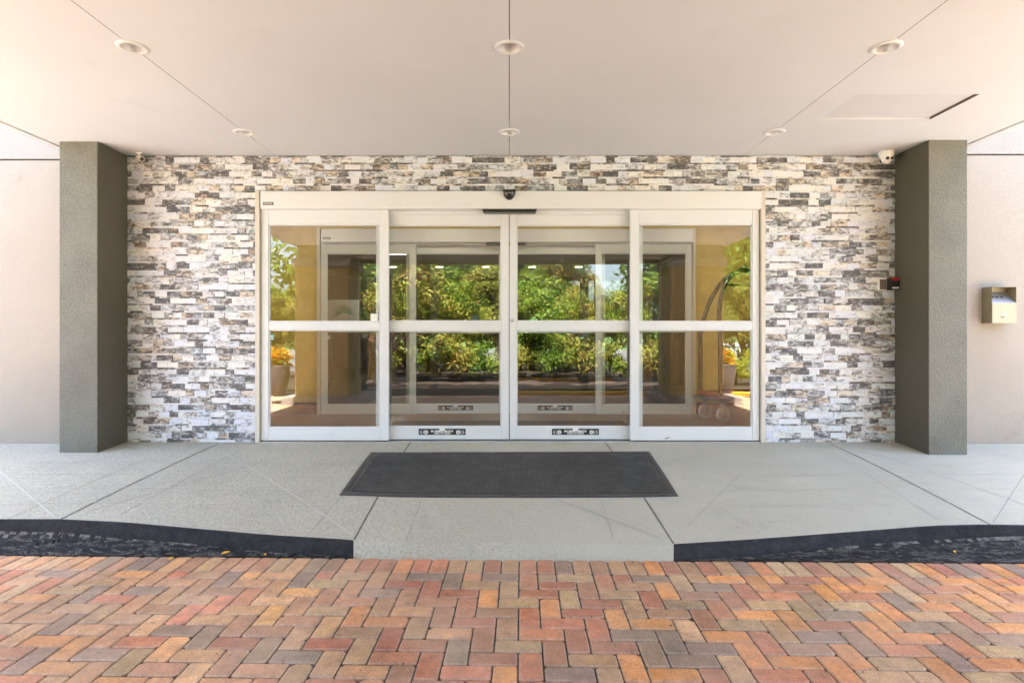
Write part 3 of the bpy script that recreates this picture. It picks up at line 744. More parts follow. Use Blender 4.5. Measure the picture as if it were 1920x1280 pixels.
for (r0, sg) in ((0.058, 0),):
    pr = []
    n = 20
    for j in range(9):
        a = R(90) * j / 8
        pr.append((0.058 * math.cos(a), -0.078 * math.sin(a)))
    for (r, h) in pr:
        for k in range(n + 1):
            th = math.pi + math.pi * k / n; dc.v.append((r * math.cos(th), r * math.sin(th), h))
    for j in range(8):
        for k in range(n):
            a = j * (n + 1) + k; dc.face((a, a + n + 1, a + n + 2, a + 1), 0, None, True)
    dc.face(list(range(n + 1)), 0); dc.box(-0.060, 0.060, -0.060, 0.0, 0.0005, 0.006, 1, bev=.002)
    dc.box(-0.016, 0.016, -0.0575, -0.05, -0.026, -0.022, 2)
do = dc.build('dome_camera', [M['black_plastic'], M['black_plastic'], M['steel_inner']]); do.location = (X(955, yd), yd - 0.0005, Z(359.5, yd))
tag(do, 'black half dome camera on the white door header', 'camera')

# ------------------------------------------------------------------ small fittings
tc = empty('security_camera', (X(1662, -0.13), -0.13, CEIL), 'white turret security camera under the soffit by the right column', 'camera')
a = MB(); a.lathe([(0.0, -0.001), (0.064, -0.001), (0.066, -0.012), (0.058, -0.05), (0.050, -0.062), (0.0, -0.062)], 0, 0, 32); a.build('base', M['white_plastic'], tc)
a = MB(); a.bm(ico(0.048, (0, -0.006, -0.066), 3), 0, None, True); bl = a.build('eyeball', M['white_plastic'], tc)
a = MB()
for xx, rr, m_ in ((-0.017, 0.015, 0), (0.019, 0.013, 0)): a.lathe([(0.0, -0.0545), (rr * .6, -0.0542), (rr, -0.051), (rr, -0.03)], xx, -0.074, 20, m_, None, 'y')
a.build('lens', [M['black_plastic'], M['steel_inner']], bl)
sc2 = empty('security_camera', (X(261, -0.1), -0.1, CEIL), 'small spotlight camera on a swivel arm at the left end of the stone wall', 'camera')
a = MB(); a.lathe([(0.0, -0.0005), (0.022, -0.0005), (0.020, -0.010), (0.009, -0.014), (0.008, -0.03), (0.0, -0.032)], 0, 0, 20); a.build('mount', M['white_plastic'], sc2)
a = MB(); a.tube([(-0.028, 0.01, -0.040), (-0.022, 0.006, -0.043), (0.012, -0.012, -0.058), (0.040, -0.026, -0.069)], [0.012, 0.02, 0.022, 0.027], 16); a.build('body', M['jamb_metal'], sc2)
a = MB(); a.tube([(0.0405, -0.0262, -0.0692), (0.0425, -0.0272, -0.070)], 0.019, 16); a.build('lens', M['black_plastic'], sc2)

kr = empty('card_reader', (3.53, 0, Z(533)), 'black card reader with a red strip on the stone beside the right column', 'card reader')
a = MB(); a.box(-0.006, 0.075, -0.085, -0.004, -0.058, 0.058, bev=.004); a.build('housing', M['black_plastic'], kr)
a = MB(); a.box(0.002, 0.068, -0.0885, -0.0852, 0.028, 0.052, bev=.001); a.build('red_strip', M['red_plastic'], kr)
a = MB(); a.box(0.004, 0.066, -0.0875, -0.0852, -0.046, -0.032, bev=.001); a.build('white_strip', M['label_white'], kr)
a = MB(); a.box(-0.082, -0.007, -0.028, -0.004, -0.062, 0.052, 1, bev=.003)
for q in range(4): a.box(-0.074 + 0.016 * q, -0.062 + 0.016 * q, -0.034, -0.0282, -0.052, 0.044, 0, bev=.002)
a.build('keypad', [M['brown_plastic'], M['white_plastic']], kr)

ax0, ax1, ay0, ay1 = 4.366, 4.588, -0.195, -0.0802
az0, az1 = 1.107, 1.437
ab = empty('ash_box', ((ax0 + ax1) / 2, ay1, az0), 'small stainless steel ash box fixed to the beige wall right of the column', 'ash box')
hw = (ax1 - ax0) / 2; dp = ay0 - ay1; hh = az1 - az0; zf = hh * 0.56
a = MB()
for s in (-1, 1): a.box(s * hw - (0.0015 if s > 0 else 0), s * hw + (0.0015 if s < 0 else 0), dp, -0.001, 0, hh, bev=.0005)
a.box(-hw + .0016, hw - .0016, dp, -0.001, hh - 0.0016, hh); a.box(-hw + .0016, hw - .0016, -0.003, -0.001, 0, hh - .002); a.box(-hw + .0016, hw - .0016, dp + .002, -0.0035, 0, 0.0016)
a.build('casing', M['steel'], ab)
a = MB(); a.box(-hw + .002, hw - .002, dp - .002, dp, 0.001, zf, bev=.0006)
cy_ = 0.055; yf = dp - .0026
for q in range(7): a.box(0.0 - 0.034 + .0 + 0, 0.0, yf, yf + .0003, cy_ - .004, cy_ + .004, 1) if q == 0 else None
a.poly([(0.004 + 0.026 * math.cos(t), yf, cy_ + .012 + 0.026 * math.sin(t)) for t in [R(k) for k in range(-30, 200, 15)]] + [(0.004 + 0.020 * math.cos(t), yf, cy_ + .012 + 0.020 * math.sin(t)) for t in [R(k) for k in range(195, -31, -15)]], 2)
a.build('front_panel', [M['steel'], M['label_black'], M['wheel_grey']], ab)
a = MB(); a.poly([(-hw + .002, dp + .001, zf), (hw - .002, dp + .001, zf), (hw - .002, -0.004, hh - 0.04), (-hw + .002, -0.004, hh - 0.04)])
a.poly([(-hw + .002, dp + .001, zf - .002), (-hw + .002, -0.004, hh - 0.042), (hw - .002, -0.004, hh - 0.042), (hw - .002, dp + .001, zf - .002)])
for q in (-0.06, -0.018, 0.024):
    t0 = 0.52; cyy = dp + (-.004 - dp) * t0; czz = zf + (hh - .04 - zf) * t0
    tx = Vector((1, 0, 0)); ty = Vector((0, -0.004 - dp, hh - .04 - zf)).normalized(); nn = Vector((0, -ty.z, ty.y)) * .0012
    a.poly([tuple(Vector((q, cyy, czz)) + nn + tx * 0.012 * math.cos(R(t)) + ty * 0.012 * math.sin(R(t))) for t in range(0, 360, 24)], 1)
a.build('stub_plate', [M['steel_inner'], M['label_black']], ab)

# ------------------------------------------------------------------ rubber mat
c4 = [on_walk(695, 849), on_walk(1217, 847.5), on_walk(1271, 930), on_walk(637, 928)]
mt = MB(); NU, NV = 60, 26
def mat_pt(u, v, h=0.0):
    p = (c4[0] * (1 - u) + c4[1] * u) * (1 - v) + (c4[3] * (1 - u) + c4[2] * u) * v
    y = p.y - 0.018 * math.sin(math.pi * u) * v + 0.0
    return Vector((p.x, y, walk_z(p.x, y) + h))
org = mat_pt(.5, .5)
for iu in range(NU + 1):
    for iv in range(NV + 1):
        mt.v.append(tuple(mat_pt(iu / NU, iv / NV, 0.006) - org))
for iu in range(NU):
    for iv in range(NV):
        a_ = iu * (NV + 1) + iv; mt.face((a_, a_ + 1, a_ + NV + 2, a_ + NV + 1))
def strip(us, vs, h0, h1, inset_u, inset_v):
    pass
# bevelled rim all round
loop = [(i / NU, 0) for i in range(NU)] + [(1, i / NV) for i in range(NV)] + [(1 - i / NU, 1) for i in range(NU)] + [(0, 1 - i / NV) for i in range(NV)]
def inset(u, v, d): return (min(max(u, d / 2.3), 1 - d / 2.3), min(max(v, d), 1 - d))
b0 = len(mt.v); nl = len(loop)
for d, h in ((-0.004, 0.0015), (0.006, 0.011), (0.030, 0.0125), (0.040, 0.0062)):
    for (u, v) in loop:
        uu, vv = inset(u, v, d) if d > 0 else (u + (u - .5) * .004, v + (v - .5) * .012)
        mt.v.append(tuple(mat_pt(uu, vv, h) - org))
for k in range(3):
    for i in range(nl):
        q = (b0 + k * nl + i, b0 + k * nl + (i + 1) % nl, b0 + (k + 1) * nl + (i + 1) % nl, b0 + (k + 1) * nl + i); mt.face(q[::-1])
rm = random.Random(3)
pu, pvn = 132, 84                                                   # rubber fingers
for iu in range(pu):
    for iv in range(pvn):
        u = 0.024 + 0.952 * (iu + 0.5) / pu; v = 0.055 + 0.89 * iv / (pvn - 1)
        p = mat_pt(u, v, 0.006) - org; s = 0.0054; t = 0.0036; hh_ = 0.0065 + rm.uniform(-.0008, .0008)
        b = len(mt.v)
        mt.v += [(p.x - s, p.y - s * .8, p.z), (p.x + s, p.y - s * .8, p.z), (p.x + s, p.y + s * .8, p.z), (p.x - s, p.y + s * .8, p.z),
                 (p.x - t, p.y - t, p.z + hh_), (p.x + t, p.y - t, p.z + hh_), (p.x + t, p.y + t, p.z + hh_), (p.x - t, p.y + t, p.z + hh_)]
        for q in ((4, 5, 6, 7), (0, 1, 5, 4), (1, 2, 6, 5), (2, 3, 7, 6), (3, 0, 4, 7)): mt.face([b + k for k in q], 1 if q[0] == 4 else 0)
mo = mt.build('door_mat', [M['rubber'], M['rubber_tip']]); mo.location = org
tag(mo, 'wide black rubber finger mat lying on the concrete before the doors', 'mat', 'rubber mats')
# flatter mat inside the vestibule
im = MB(); im.box(-1.32, 1.30, -0.52, 0.52, 0.0, 0.008, bev=.003)
for k in range(90): im.box(-1.27 + k * 0.0283, -1.27 + k * 0.0283 + .016, -0.48, 0.48, 0.0082, 0.011)
imo = im.build('floor_mat', M['rubber']); imo.location = (0, 0.76, 0.004)
tag(imo, 'ribbed dark mat on the vestibule floor behind the sliding glass', 'mat')

# ------------------------------------------------------------------ vestibule and lobby
VY = 1.93
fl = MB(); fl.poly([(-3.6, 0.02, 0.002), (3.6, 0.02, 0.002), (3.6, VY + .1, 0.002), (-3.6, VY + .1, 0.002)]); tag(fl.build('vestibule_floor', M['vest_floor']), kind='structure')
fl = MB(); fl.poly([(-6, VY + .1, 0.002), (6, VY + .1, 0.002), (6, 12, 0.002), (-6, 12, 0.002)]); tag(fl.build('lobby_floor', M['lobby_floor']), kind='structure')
ce = MB(); ce.box(-3.6, 3.6, 0.2, VY, 2.62, 2.70); tag(ce.build('vestibule_ceiling', M['vest_ceiling']), kind='structure')
iw = empty('inner_wall', (0, VY, 0), 'golden yellow wall beside the second glass door in the vestibule', 'wall')
dl, dr = X(480.5) - 0.046, X(1433) - 0.046; dt = Z(358) - .012
a = MB(); a.box(-3.6, dl - .002, 0.0, 0.16, 0.0, 2.75); a.box(dr + .002, 3.6, 0.0, 0.16, 0.0, 2.75); a.box(dl - .002, dr + .002, 0.0, 0.16, dt, 2.75); a.build('wall_panel', M['golden_wall'], iw)
a = MB()
for k in range(4):
    w0 = (dl + 3.6) / 4; a.box(-3.6 + k * w0 + .002, -3.6 + (k + 1) * w0 - .002, -0.012, -0.0005, 0.003, 0.15, bev=.002)
    w1 = (3.6 - dr) / 4; a.box(dr + k * w1 + .002, dr + (k + 1) * w1 - .002, -0.012, -0.0005, 0.003, 0.15, bev=.002)
a.build('base_tiles', M['base_tile'], iw)
for s, lb in ((-1, 'left'), (1, 'right')):
    a = MB(); a.box(-0.08, 0.08, 0.21, VY - .001, 0.0, 2.75); o = a.build('vestibule_side_wall', M['golden_wall']); o.location = (s * 3.68, 0, 0); tag(o, 'golden side wall closing the %s end of the vestibule' % lb, 'wall')
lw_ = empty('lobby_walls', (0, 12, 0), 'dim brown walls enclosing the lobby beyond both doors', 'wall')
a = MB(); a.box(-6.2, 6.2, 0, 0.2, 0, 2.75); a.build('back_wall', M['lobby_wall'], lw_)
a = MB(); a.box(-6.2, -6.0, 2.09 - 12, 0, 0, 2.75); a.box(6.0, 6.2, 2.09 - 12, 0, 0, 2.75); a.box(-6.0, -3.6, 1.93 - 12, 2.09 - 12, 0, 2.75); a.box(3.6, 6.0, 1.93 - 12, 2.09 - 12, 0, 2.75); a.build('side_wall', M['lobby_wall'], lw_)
ce = MB(); ce.box(-6.2, 6.2, VY + .16, 12.2, 2.75, 2.82); tag(ce.build('lobby_ceiling', M['lobby_ceiling']), kind='structure')
hb_ = empty('hotel_building', (0, 6, 3), 'upper storey of the hotel above the canopy', 'building')
a = MB(); a.box(-3.84, 3.88, -6.0, -5.7, 0.32, 1.28); a.build('upper_wall', M['stucco_white'], hb_)
a = MB(); a.box(-14, 14, -5.7, 8, 1.0, 1.28); a.build('roof', M['roof_metal'], hb_)
a = MB(); a.box(-14, 14, 8, 8.3, -3, 1.28); a.box(-14, -13.7, -5.7, 8, -3, 1.0); a.box(13.7, 14, -5.7, 8, -3, 1.0); a.build('rear_wall', M['stucco_beige'], hb_)

# lit lobby lamps
def panel_light(x, y, w_, d_, label):
    t = empty('ceiling_panel_light', (x, y, 2.75), label, 'ceiling light', 'lit panel lights in the lobby ceiling')
    a = MB(); a.box(-w_ / 2 - .02, w_ / 2 + .02, -d_ / 2 - .02, d_ / 2 + .02, -0.03, -0.0005, bev=.004); a.build('housing', M['white_plastic'], t)
    a = MB(); a.box(-w_ / 2, w_ / 2, -d_ / 2, d_ / 2, -0.036, -0.0302); a.build('diffuser', M['lamp_white'], t)
panel_light(-2.45, 6.9, 0.62, 0.62, 'bright white panel light left of centre in the lobby ceiling')
panel_light(0.02, 6.9, 0.62, 0.62, 'bright white panel light behind the middle door stiles')
for i, px_ in enumerate((737, 824, 911, 998, 1085)):
    a = MB(); a.lathe([(0.0, -0.03), (0.10, -0.03), (0.115, -0.02), (0.12, 0.0)], 0, 0, 24, 0); a.lathe([(0.0, -0.0315), (0.095, -0.0315)], 0, 0, 24, 1)
    if i == 0: dd = a.build('round_lamp', [M['white_plastic'], M['lamp_warm']]); o = dd
    else: o = dd.copy(); col.objects.link(o)
    o.location = ((px_ - CX) * 15.2 / F, CAMY + 15.2, 2.7495)
    tag(o, ('leftmost', 'second from left', 'middle', 'second from right', 'rightmost')[i] + ' small lit lamp in the row at the back of the lobby', 'lamp', 'small lamps at the back of the lobby')
a = MB(); a.lathe([(0.0, -0.05), (0.10, -0.05), (0.19, -0.03), (0.20, 0.0)], 0, 0, 28, 0); o = a.build('round_lamp', M['lamp_warm']); o.location = (3.45, 5.4, 2.7495)
tag(o, 'round lit ceiling lamp at the right of the lobby above the dark wardrobe', 'lamp')

for i, xx in enumerate((-2.4, -0.8, 0.8, 2.4)):  # unseen lamps added under the vestibule ceiling to brighten the room
    a = MB(); a.lathe([(0.0, -0.03), (0.17, -0.03), (0.19, -0.02), (0.20, 0.0)], 0, 0, 28, 0); a.lathe([(0.0, -0.0315), (0.165, -0.0315)], 0, 0, 28, 1)
    o = a.build('round_lamp', [M['white_plastic'], M['lamp_vestibule_added']]); o.location = (xx, 1.05, 2.6195)
    tag(o, ('leftmost', 'second from left', 'third from left', 'rightmost')[i] + ' added lamp brightening the vestibule between the two glass doors', 'lamp', 'added lamps brightening the vestibule')
rd = empty('reception_desk', (0.2, 7.4, 0), 'long dark reception desk across the lobby', 'desk')
a = MB(); a.box(-2.2, 2.2, -0.3, 0.3, 0.08, 1.02, bev=.01)
for k in range(6): a.box(-2.1 + k * .71, -2.1 + k * .71 + .65, -0.315, -0.301, 0.18, 0.94, bev=.004)
a.build('body', M['dark_wood'], rd)
a = MB(); a.box(-2.3, 2.3, -0.4, 0.35, 1.0205, 1.06, bev=.006); a.build('counter_top', M['counter_stone'], rd)
sg = empty('logo_sign', (0.0, 11.96, 1.95), 'dark wall sign with pale serif lettering and a yellow line behind the reception', 'sign')
a = MB(); a.box(-0.85, 0.85, -0.05, 0.0, -0.62, 0.45, bev=.005); a.build('board', M['dark_wood'], sg)
a = MB(); put_text(a, 'Q', 0.30, -0.40, -0.056, 0.17, 0, 1, 0.0); put_text(a, 'UALITY', 0.22, 0.09, -0.056, 0.14, 0, 1.05, 0.0); a.build('hotel_name', M['cream_letter'], sg)
a = MB(); put_text(a, 'INN & SUITES', 0.135, 0.03, -0.056, -0.08, 0, 1.05, 0); a.build('small_lettering', M['cream_letter'], sg)
a = MB(); a.box(-0.45, 0.42, -0.056, -0.0505, -0.29, -0.20); a.build('yellow_line', M['yellow_letter'], sg)
def standing_card(name, px0, px1, py0, y, mat, label, cat):
    d = y - CAMY; x0, x1 = (px0 - CX) * d / F, (px1 - CX) * d / F; zt = CAMZ - (py0 - CY) * d / F
    t = empty(name, ((x0 + x1) / 2, y, 1.061), label, cat); h_ = zt - 1.061; w_ = (x1 - x0) / 2
    a = MB(); a.box(-w_, w_, -.006, .006, 0.01, h_, bev=.002); a.build('card', mat, t)
    a = MB(); a.box(-w_ * .8, w_ * .8, -.05, .05, 0, .0098, bev=.002); a.build('foot', M['label_white'], t)
standing_card('card_stand', 899, 922, 575, 7.25, M['lime_card'], 'lime green notice standing on the reception desk', 'notice')
standing_card('card_stand', 884, 897, 591, 7.15, M['blue_card'], 'small blue card beside the lime notice on the desk', 'notice')
bt = empty('bottle', ((1002 - CX) * 12.7 / F, 7.125, 1.061), 'green bottle on the reception desk right of the door stiles', 'bottle')
a = MB(); a.lathe([(0.0, 0.0), (0.07, 0.0), (0.075, 0.02), (0.075, 0.2), (0.05, 0.26), (0.03, 0.28)], 0, 0, 20); a.build('flask', M['green_plastic'], bt)
a = MB(); a.lathe([(0.03, 0.2805), (0.032, 0.31), (0.0, 0.312)], 0, 0, 20); a.build('cap', M['label_white'], bt)
cbn = empty('cabinet', (-3.55, 4.6, 0), 'tall dark cabinet at the left of the lobby, behind the left panes', 'cabinet')
a = MB(); a.box(-0.42, 0.42, -0.25, 0.25, 0.05, 1.0, bev=.006); a.build('carcass', M['dark_cabinet'], cbn)
a = MB(); a.box(-0.40, -0.005, -0.268, -0.251, 0.1, 0.96, bev=.003); a.box(0.005, 0.40, -0.268, -0.251, 0.1, 0.96, bev=.003); a.build('door', M['dark_cabinet'], cbn)
a = MB(); a.box(-0.045, -0.03, -0.29, -0.2682, 0.5, 0.64, bev=.003); a.box(0.03, 0.045, -0.29, -0.2682, 0.5, 0.64, bev=.003); a.build('handle', M['steel_inner'], cbn)
wd_ = empty('wardrobe', (3.55, 5.6, 0), 'dark wooden wardrobe at the right of the lobby', 'wardrobe')
a = MB(); a.box(-0.55, 0.55, -0.3, 0.3, 0.06, 2.35, bev=.008); a.box(-0.6, 0.6, -0.34, 0.33, 2.351, 2.42, bev=.01); a.build('carcass', M['dark_wood'], wd_)
a = MB(); a.box(-0.53, -0.004, -0.32, -0.3005, 0.1, 2.3, bev=.004); a.box(0.004, 0.53, -0.32, -0.3005, 0.1, 2.3, bev=.004); a.build('door', M['dark_wood'], wd_)
bo = empty('picture_board', (-3.62, 7.4, 1.45), 'pale board with a green palm frond print on the left of the lobby', 'board')
a = MB(); a.box(-0.34, 0.34, -0.02, 0.02, -0.36, 0.30, bev=.003); a.build('panel', M['board_white'], bo)
a = MB()
for k in range(13):
    an = R(200 - 17 * k); dx, dz = math.cos(an), math.sin(an)
    a.poly([(0, -0.023, 0.02), (dx * .14 - dz * .02, -0.023, 0.02 + dz * .14 + dx * .02), (dx * .28, -0.023, 0.02 + dz * .24 - .04), (dx * .14 + dz * .02, -0.023, 0.02 + dz * .14 - dx * .02)])
a.build('frond_print', M['leaf_print'], bo)
a = MB(); a.box(-0.25, -0.21, -0.02, 0.02, -1.45, -0.361); a.box(0.21, 0.25, -0.02, 0.02, -1.45, -0.361); a.build('leg', M['dark_wood'], bo)

# ------------------------------------------------------------------ luggage cart
ca = empty('luggage_cart', (2.79, 1.49, 0.003), 'birdcage luggage cart with a burgundy deck in the right of the vestibule', 'luggage cart', rz=R(16.7))
a = MB(); a.box(-0.54, 0.50, -0.25, 0.25, 0.245, 0.275, bev=.01); a.build('bumper_frame', M['black_plastic'], ca)
a = MB(); a.box(-0.50, 0.46, -0.22, 0.22, 0.2755, 0.33, bev=.012); a.build('deck', M['carpet_red'], ca)
for sx in (-1, 1):
    for sy in (-1, 1):
        if True:
            a = MB(); x_, y_ = sx * 0.40 - 0.02, sy * 0.17
            a.tube([(x_, y_ - .02, 0.087), (x_, y_ + .02, 0.087)], 0.083, 28, 0); a.tube([(x_, y_ - .0225, 0.087), (x_, y_ + .0225, 0.087)], 0.05, 20, 1)
            a.tube([(x_, y_ - .026, 0.087), (x_, y_ + .026, 0.087)], 0.012, 10, 2)
            wh = a.build('wheel', [M['wheel_grey'], M['steel_inner'], M['chrome']], ca)
            a = MB(); a.box(x_ - .02, x_ + .02, y_ - .036, y_ - .030, 0.085, 0.2445); a.box(x_ - .02, x_ + .02, y_ + .030, y_ + .036, 0.085, 0.2445); a.box(x_ - .03, x_ + .03, y_ - .036, y_ + .036, 0.225, 0.2446); a.build('fork', M['steel_inner'], wh)
def arch(sx, sy):
    pts = [(sx * .47, sy * .19, 0.34), (sx * .47, sy * .19, 1.0)]
    for k in range(1, 15):
        t = R(90) * k / 14
        pts.append((sx * (0.47 * math.cos(t)), sy * 0.19 * (1 - math.sin(t) * .95), 1.0 + 0.76 * math.sin(t)))
    a = MB(); a.tube(pts, 0.027, 14); a.build('hoop', M['chrome'], ca)
for sx in (-1, 1):
    for sy in (-1, 1): arch(sx, sy)
a = MB(); a.tube([(-0.30, 0, 1.585), (0.30, 0, 1.585)], 0.014, 12); a.build('hanging_rail', M['chrome'], ca)
a = MB(); a.bm(ico(0.045, (0, 0, 1.785), 2), 0, None, True); a.build('finial', M['chrome'], ca)

# ------------------------------------------------------------------ canopy pillars, garden and trees across the drive (mirrored in the glass)
def pillar(x0, x1, label):
    t = empty('canopy_pillar', ((x0 + x1) / 2, -6.02, -0.16), label, 'pillar', 'stucco pillars at the outer edge of the canopy'); hw_ = (x1 - x0) / 2
    a = MB(); a.box(-hw_, hw_, -0.42, 0.46, 0.001, 2.43, bev=.008); a.build('shaft', M['stucco_tan'], t)
    a = MB(); a.box(-hw_ - .05, hw_ + .05, -0.47, 0.51, 2.4305, 2.59, bev=.01); a.build('capital', M['stucco_white'], t)
    a = MB(); a.box(-hw_ - .2, hw_ + .3, -0.7, 0.62, -0.175, 0.0, bev=.02); a.build('plinth', M['apron'], t)
pillar(-4.03, -3.02, 'tan stucco pillar at the far left corner of the canopy')
pillar(3.02, 4.03, 'tan stucco pillar at the far right corner of the canopy')
kb = MB(); kb.box(0.15, 40, -7.25, -7.09, -0.36, -0.23, bev=.02); tag(kb.build('garden_kerb', M['yellow_paint']), kind='structure')
kb = MB(); kb.box(-40, 0.149, -7.25, -7.09, -0.36, -0.23, bev=.02); tag(kb.build('garden_kerb', M['kerb_black']), kind='structure')
bd_ = MB(); rg = random.Random(5)
nx, ny = 90, 12
for i in range(nx + 1):
    for j in range(ny + 1): bd_.v.append((-14 + 28 * i / nx, -7.25 - 5.75 * j / ny, -0.19 + (0 if j in (0, ny) else rg.uniform(0, .09))))
for i in range(nx):
    for j in range(ny): a_ = i * (ny + 1) + j; bd_.face((a_ + ny + 1, a_, a_ + 1, a_ + ny + 2)[::-1])
tag(bd_.build('mulch_bed', M['mulch']), kind='structure')
sheet('parking_lot', [(-60, -45, -0.345), (60, -45, -0.345), (60, -13.2, -0.345), (-60, -13.2, -0.345)], M['asphalt'])

GREEN = [(0.05, 0.10, 0.010), (0.085, 0.135, 0.013), (0.12, 0.165, 0.018), (0.17, 0.20, 0.025), (0.03, 0.06, 0.008)]
OLIVE = [(0.15, 0.15, 0.024), (0.19, 0.175, 0.03), (0.10, 0.14, 0.018), (0.22, 0.20, 0.04), (0.06, 0.085, 0.014), (0.17, 0.11, 0.025)]
DARK = [(0.045, 0.085, 0.010), (0.075, 0.125, 0.013), (0.11, 0.16, 0.018), (0.15, 0.19, 0.025)]
GREEN, OLIVE, DARK = [[(min(a * 1.22, .4), min(b * 1.25, .4), c * 1.05) for a, b, c in p] for p in (GREEN, OLIVE, DARK)]
def foliage(rng, clumps, n, size, pal, shell=0.55):
    mb = MB()
    tot = sum(c[3] ** 2 for c in clumps)
    for (cx, cy, cz, r, sz) in clumps:
        base = rng.choice(pal)
        for _ in range(int(n * r * r / tot)):
            d = Vector((rng.gauss(0, 1), rng.gauss(0, 1), rng.gauss(0, 1))).normalized()
            rr = r * (shell + (1 - shell) * rng.random()) * rng.uniform(0.8, 1.12)
            p = Vector((cx + d.x * rr, cy + d.y * rr, cz + d.z * rr * sz))
            nrm = (d + Vector((rng.gauss(0, .6), rng.gauss(0, .6), rng.gauss(0, .6) + .35))).normalized()
            u = nrm.orthogonal().normalized(); u.rotate(Matrix.Rotation(rng.uniform(0, 6.28), 3, nrm)); v = nrm.cross(u)
            s = size * rng.uniform(.6, 1.3); c = base if rng.random() < .5 else rng.choice(pal); k = rng.uniform(.75, 1.25)
            b = len(mb.v)
            mb.v += [tuple(p - u * s), tuple(p + v * s * .42), tuple(p + u * s), tuple(p - v * s * .42)]
            mb.face((b, b + 1, b + 2, b + 3), 0, (c[0] * k, c[1] * k, c[2] * k, 1))
    return mb
def make_tree(name, seed, h, r, base, nclump, n, leafs, pal, bark, squash=0.75):
    rng = random.Random(seed)
    t = empty(name, (0, 0, 0), '', 'tree')
    cl = []
    for _ in range(nclump):
        a = rng.uniform(0, 6.28); q = math.sqrt(rng.random()); z_ = rng.random()
        env = math.sin(math.pi * (0.12 + 0.8 * z_)) ** .7
        cl.append((r * q * math.cos(a) * env * .8, r * q * math.sin(a) * env * .8, base + (h - base) * (0.08 + .84 * z_), r * rng.uniform(.26, .46), squash))
    tr = MB(); lean = rng.uniform(-.15, .15)
    tr.tube([(0, 0, 0), (lean * .3, .02, base * .5), (lean, 0, base + (h - base) * .35), (lean * 1.2, .05, base + (h - base) * .7)], [r * .07 + .02, r * .055 + .015, r * .04 + .01, .012], 9)
    for c in cl[:10]:
        z0 = base * .7 + (c[2] - base) * .35; tr.tube([(lean * .7, 0, max(.2, z0)), (c[0] * .5, c[1] * .5, (z0 + c[2]) / 2 + .05), (c[0], c[1], c[2])], [.03 + r * .012, .022, .008], 6)
    tr.build('trunk', bark, t)
    foliage(rng, cl, n, leafs, pal).build('crown', M['leaf'], t, colors=True)
    return t
def place(t, px, D, rz, sc, label, group, z0=-0.2, first=False):
    o = t if first else copy_tree(t)
    o.location = ((px - CX) * (5.63 + D) / F, -D, z0); o.rotation_euler = (0, 0, rz); o.scale = (sc, sc, sc); o['label'] = label; o['group'] = group
    return o
g1 = 'ornamental trees in the mulch bed across the drive'
ta = make_tree('ornamental_tree', 1, 3.3, 1.15, 0.55, 30, 9000, 0.062, OLIVE, M['bark'])
tb = make_tree('ornamental_tree', 2, 3.0, 1.1, 0.6, 28, 8500, 0.058, GREEN, M['bark_dark'])
place(ta, 762, 9.0, 0.3, 1.0, 'olive leaved tree mirrored in the left sliding door', g1, first=True)
place(tb, 690, 9.9, 1.1, 1.15, 'green leaved tree mirrored at the inner edge of the left side panel', g1, first=True)
place(tb, 850, 10.4, 2.3, 1.0, 'dark green tree mirrored left of the door stiles', g1)
place(ta, 930, 9.4, 3.9, 0.92, 'olive tree mirrored just left of the middle door stiles', g1)
place(tb, 1010, 9.2, 4.6, 0.98, 'green tree mirrored just right of the middle door stiles', g1)
place(ta, 1050, 10.2, 5.2, 1.06, 'tall olive tree mirrored in the right sliding door', g1)
place(ta, 1135, 9.3, 2.0, 0.72, 'olive tree mirrored near the right edge of the right sliding door', g1)
place(tb, 1215, 9.6, 0.9, 0.95, 'green tree mirrored in the right side panel', g1)
place(ta, 525, 9.8, 1.4, 0.68, 'olive shrubby tree mirrored at the left edge of the left side panel', g1)
place(ta, 1395, 9.8, 0.5, 0.78, 'olive shrubby tree mirrored at the right edge of the right side panel', g1)
g2 = 'tall trees beyond the parking lot'
tc_ = make_tree('tall_tree', 3, 7.2, 2.9, 1.6, 46, 9000, 0.17, DARK, M['bark_dark'], .8)
td = make_tree('tall_tree', 4, 6.2, 2.7, 1.2, 42, 8500, 0.16, GREEN, M['bark'], .8)
place(tc_, 650, 18, 0.2, 1.0, 'tall dark tree behind the left canopy pillar', g2, -.36, True)
place(td, 770, 20, 1.2, 1.1, 'tall green tree mirrored high in the left sliding door', g2, -.36, True)
place(tc_, 880, 18, 2.2, 1.0, 'tall dark tree mirrored left of the middle stiles', g2, -.36)
place(td, 1040, 21, 3.0, 0.80, 'tall green tree mirrored high in the right sliding door', g2, -.36)
place(tc_, 1300, 20, 4.0, 0.95, 'tall dark tree mirrored in the right side panel', g2, -.36)
place(td, 500, 26, 5.0, 0.62, 'tall green tree beyond the left canopy pillar', g2, -.36)
place(td, 1400, 22, 0.6, 1.05, 'tall green tree beyond the right canopy pillar', g2, -.36)
for i, (px_, D, s) in enumerate(((560, 52, 0.85), (690, 55, 1.5), (800, 50, 1.4), (930, 54, 1.45), (1040, 50, 0.9), (1120, 56, 0.6), (1180, 54, 0.55), (1300, 52, 1.4), (1420, 55, 1.4), (440, 54, 0.8), (1540, 52, 1.5))):
    place((tc_, td)[i % 2], px_, D, i * 1.3, s, 'far tree in the tree line behind the parking lot, faintly mirrored in the glass', 'far tree line', -.36)
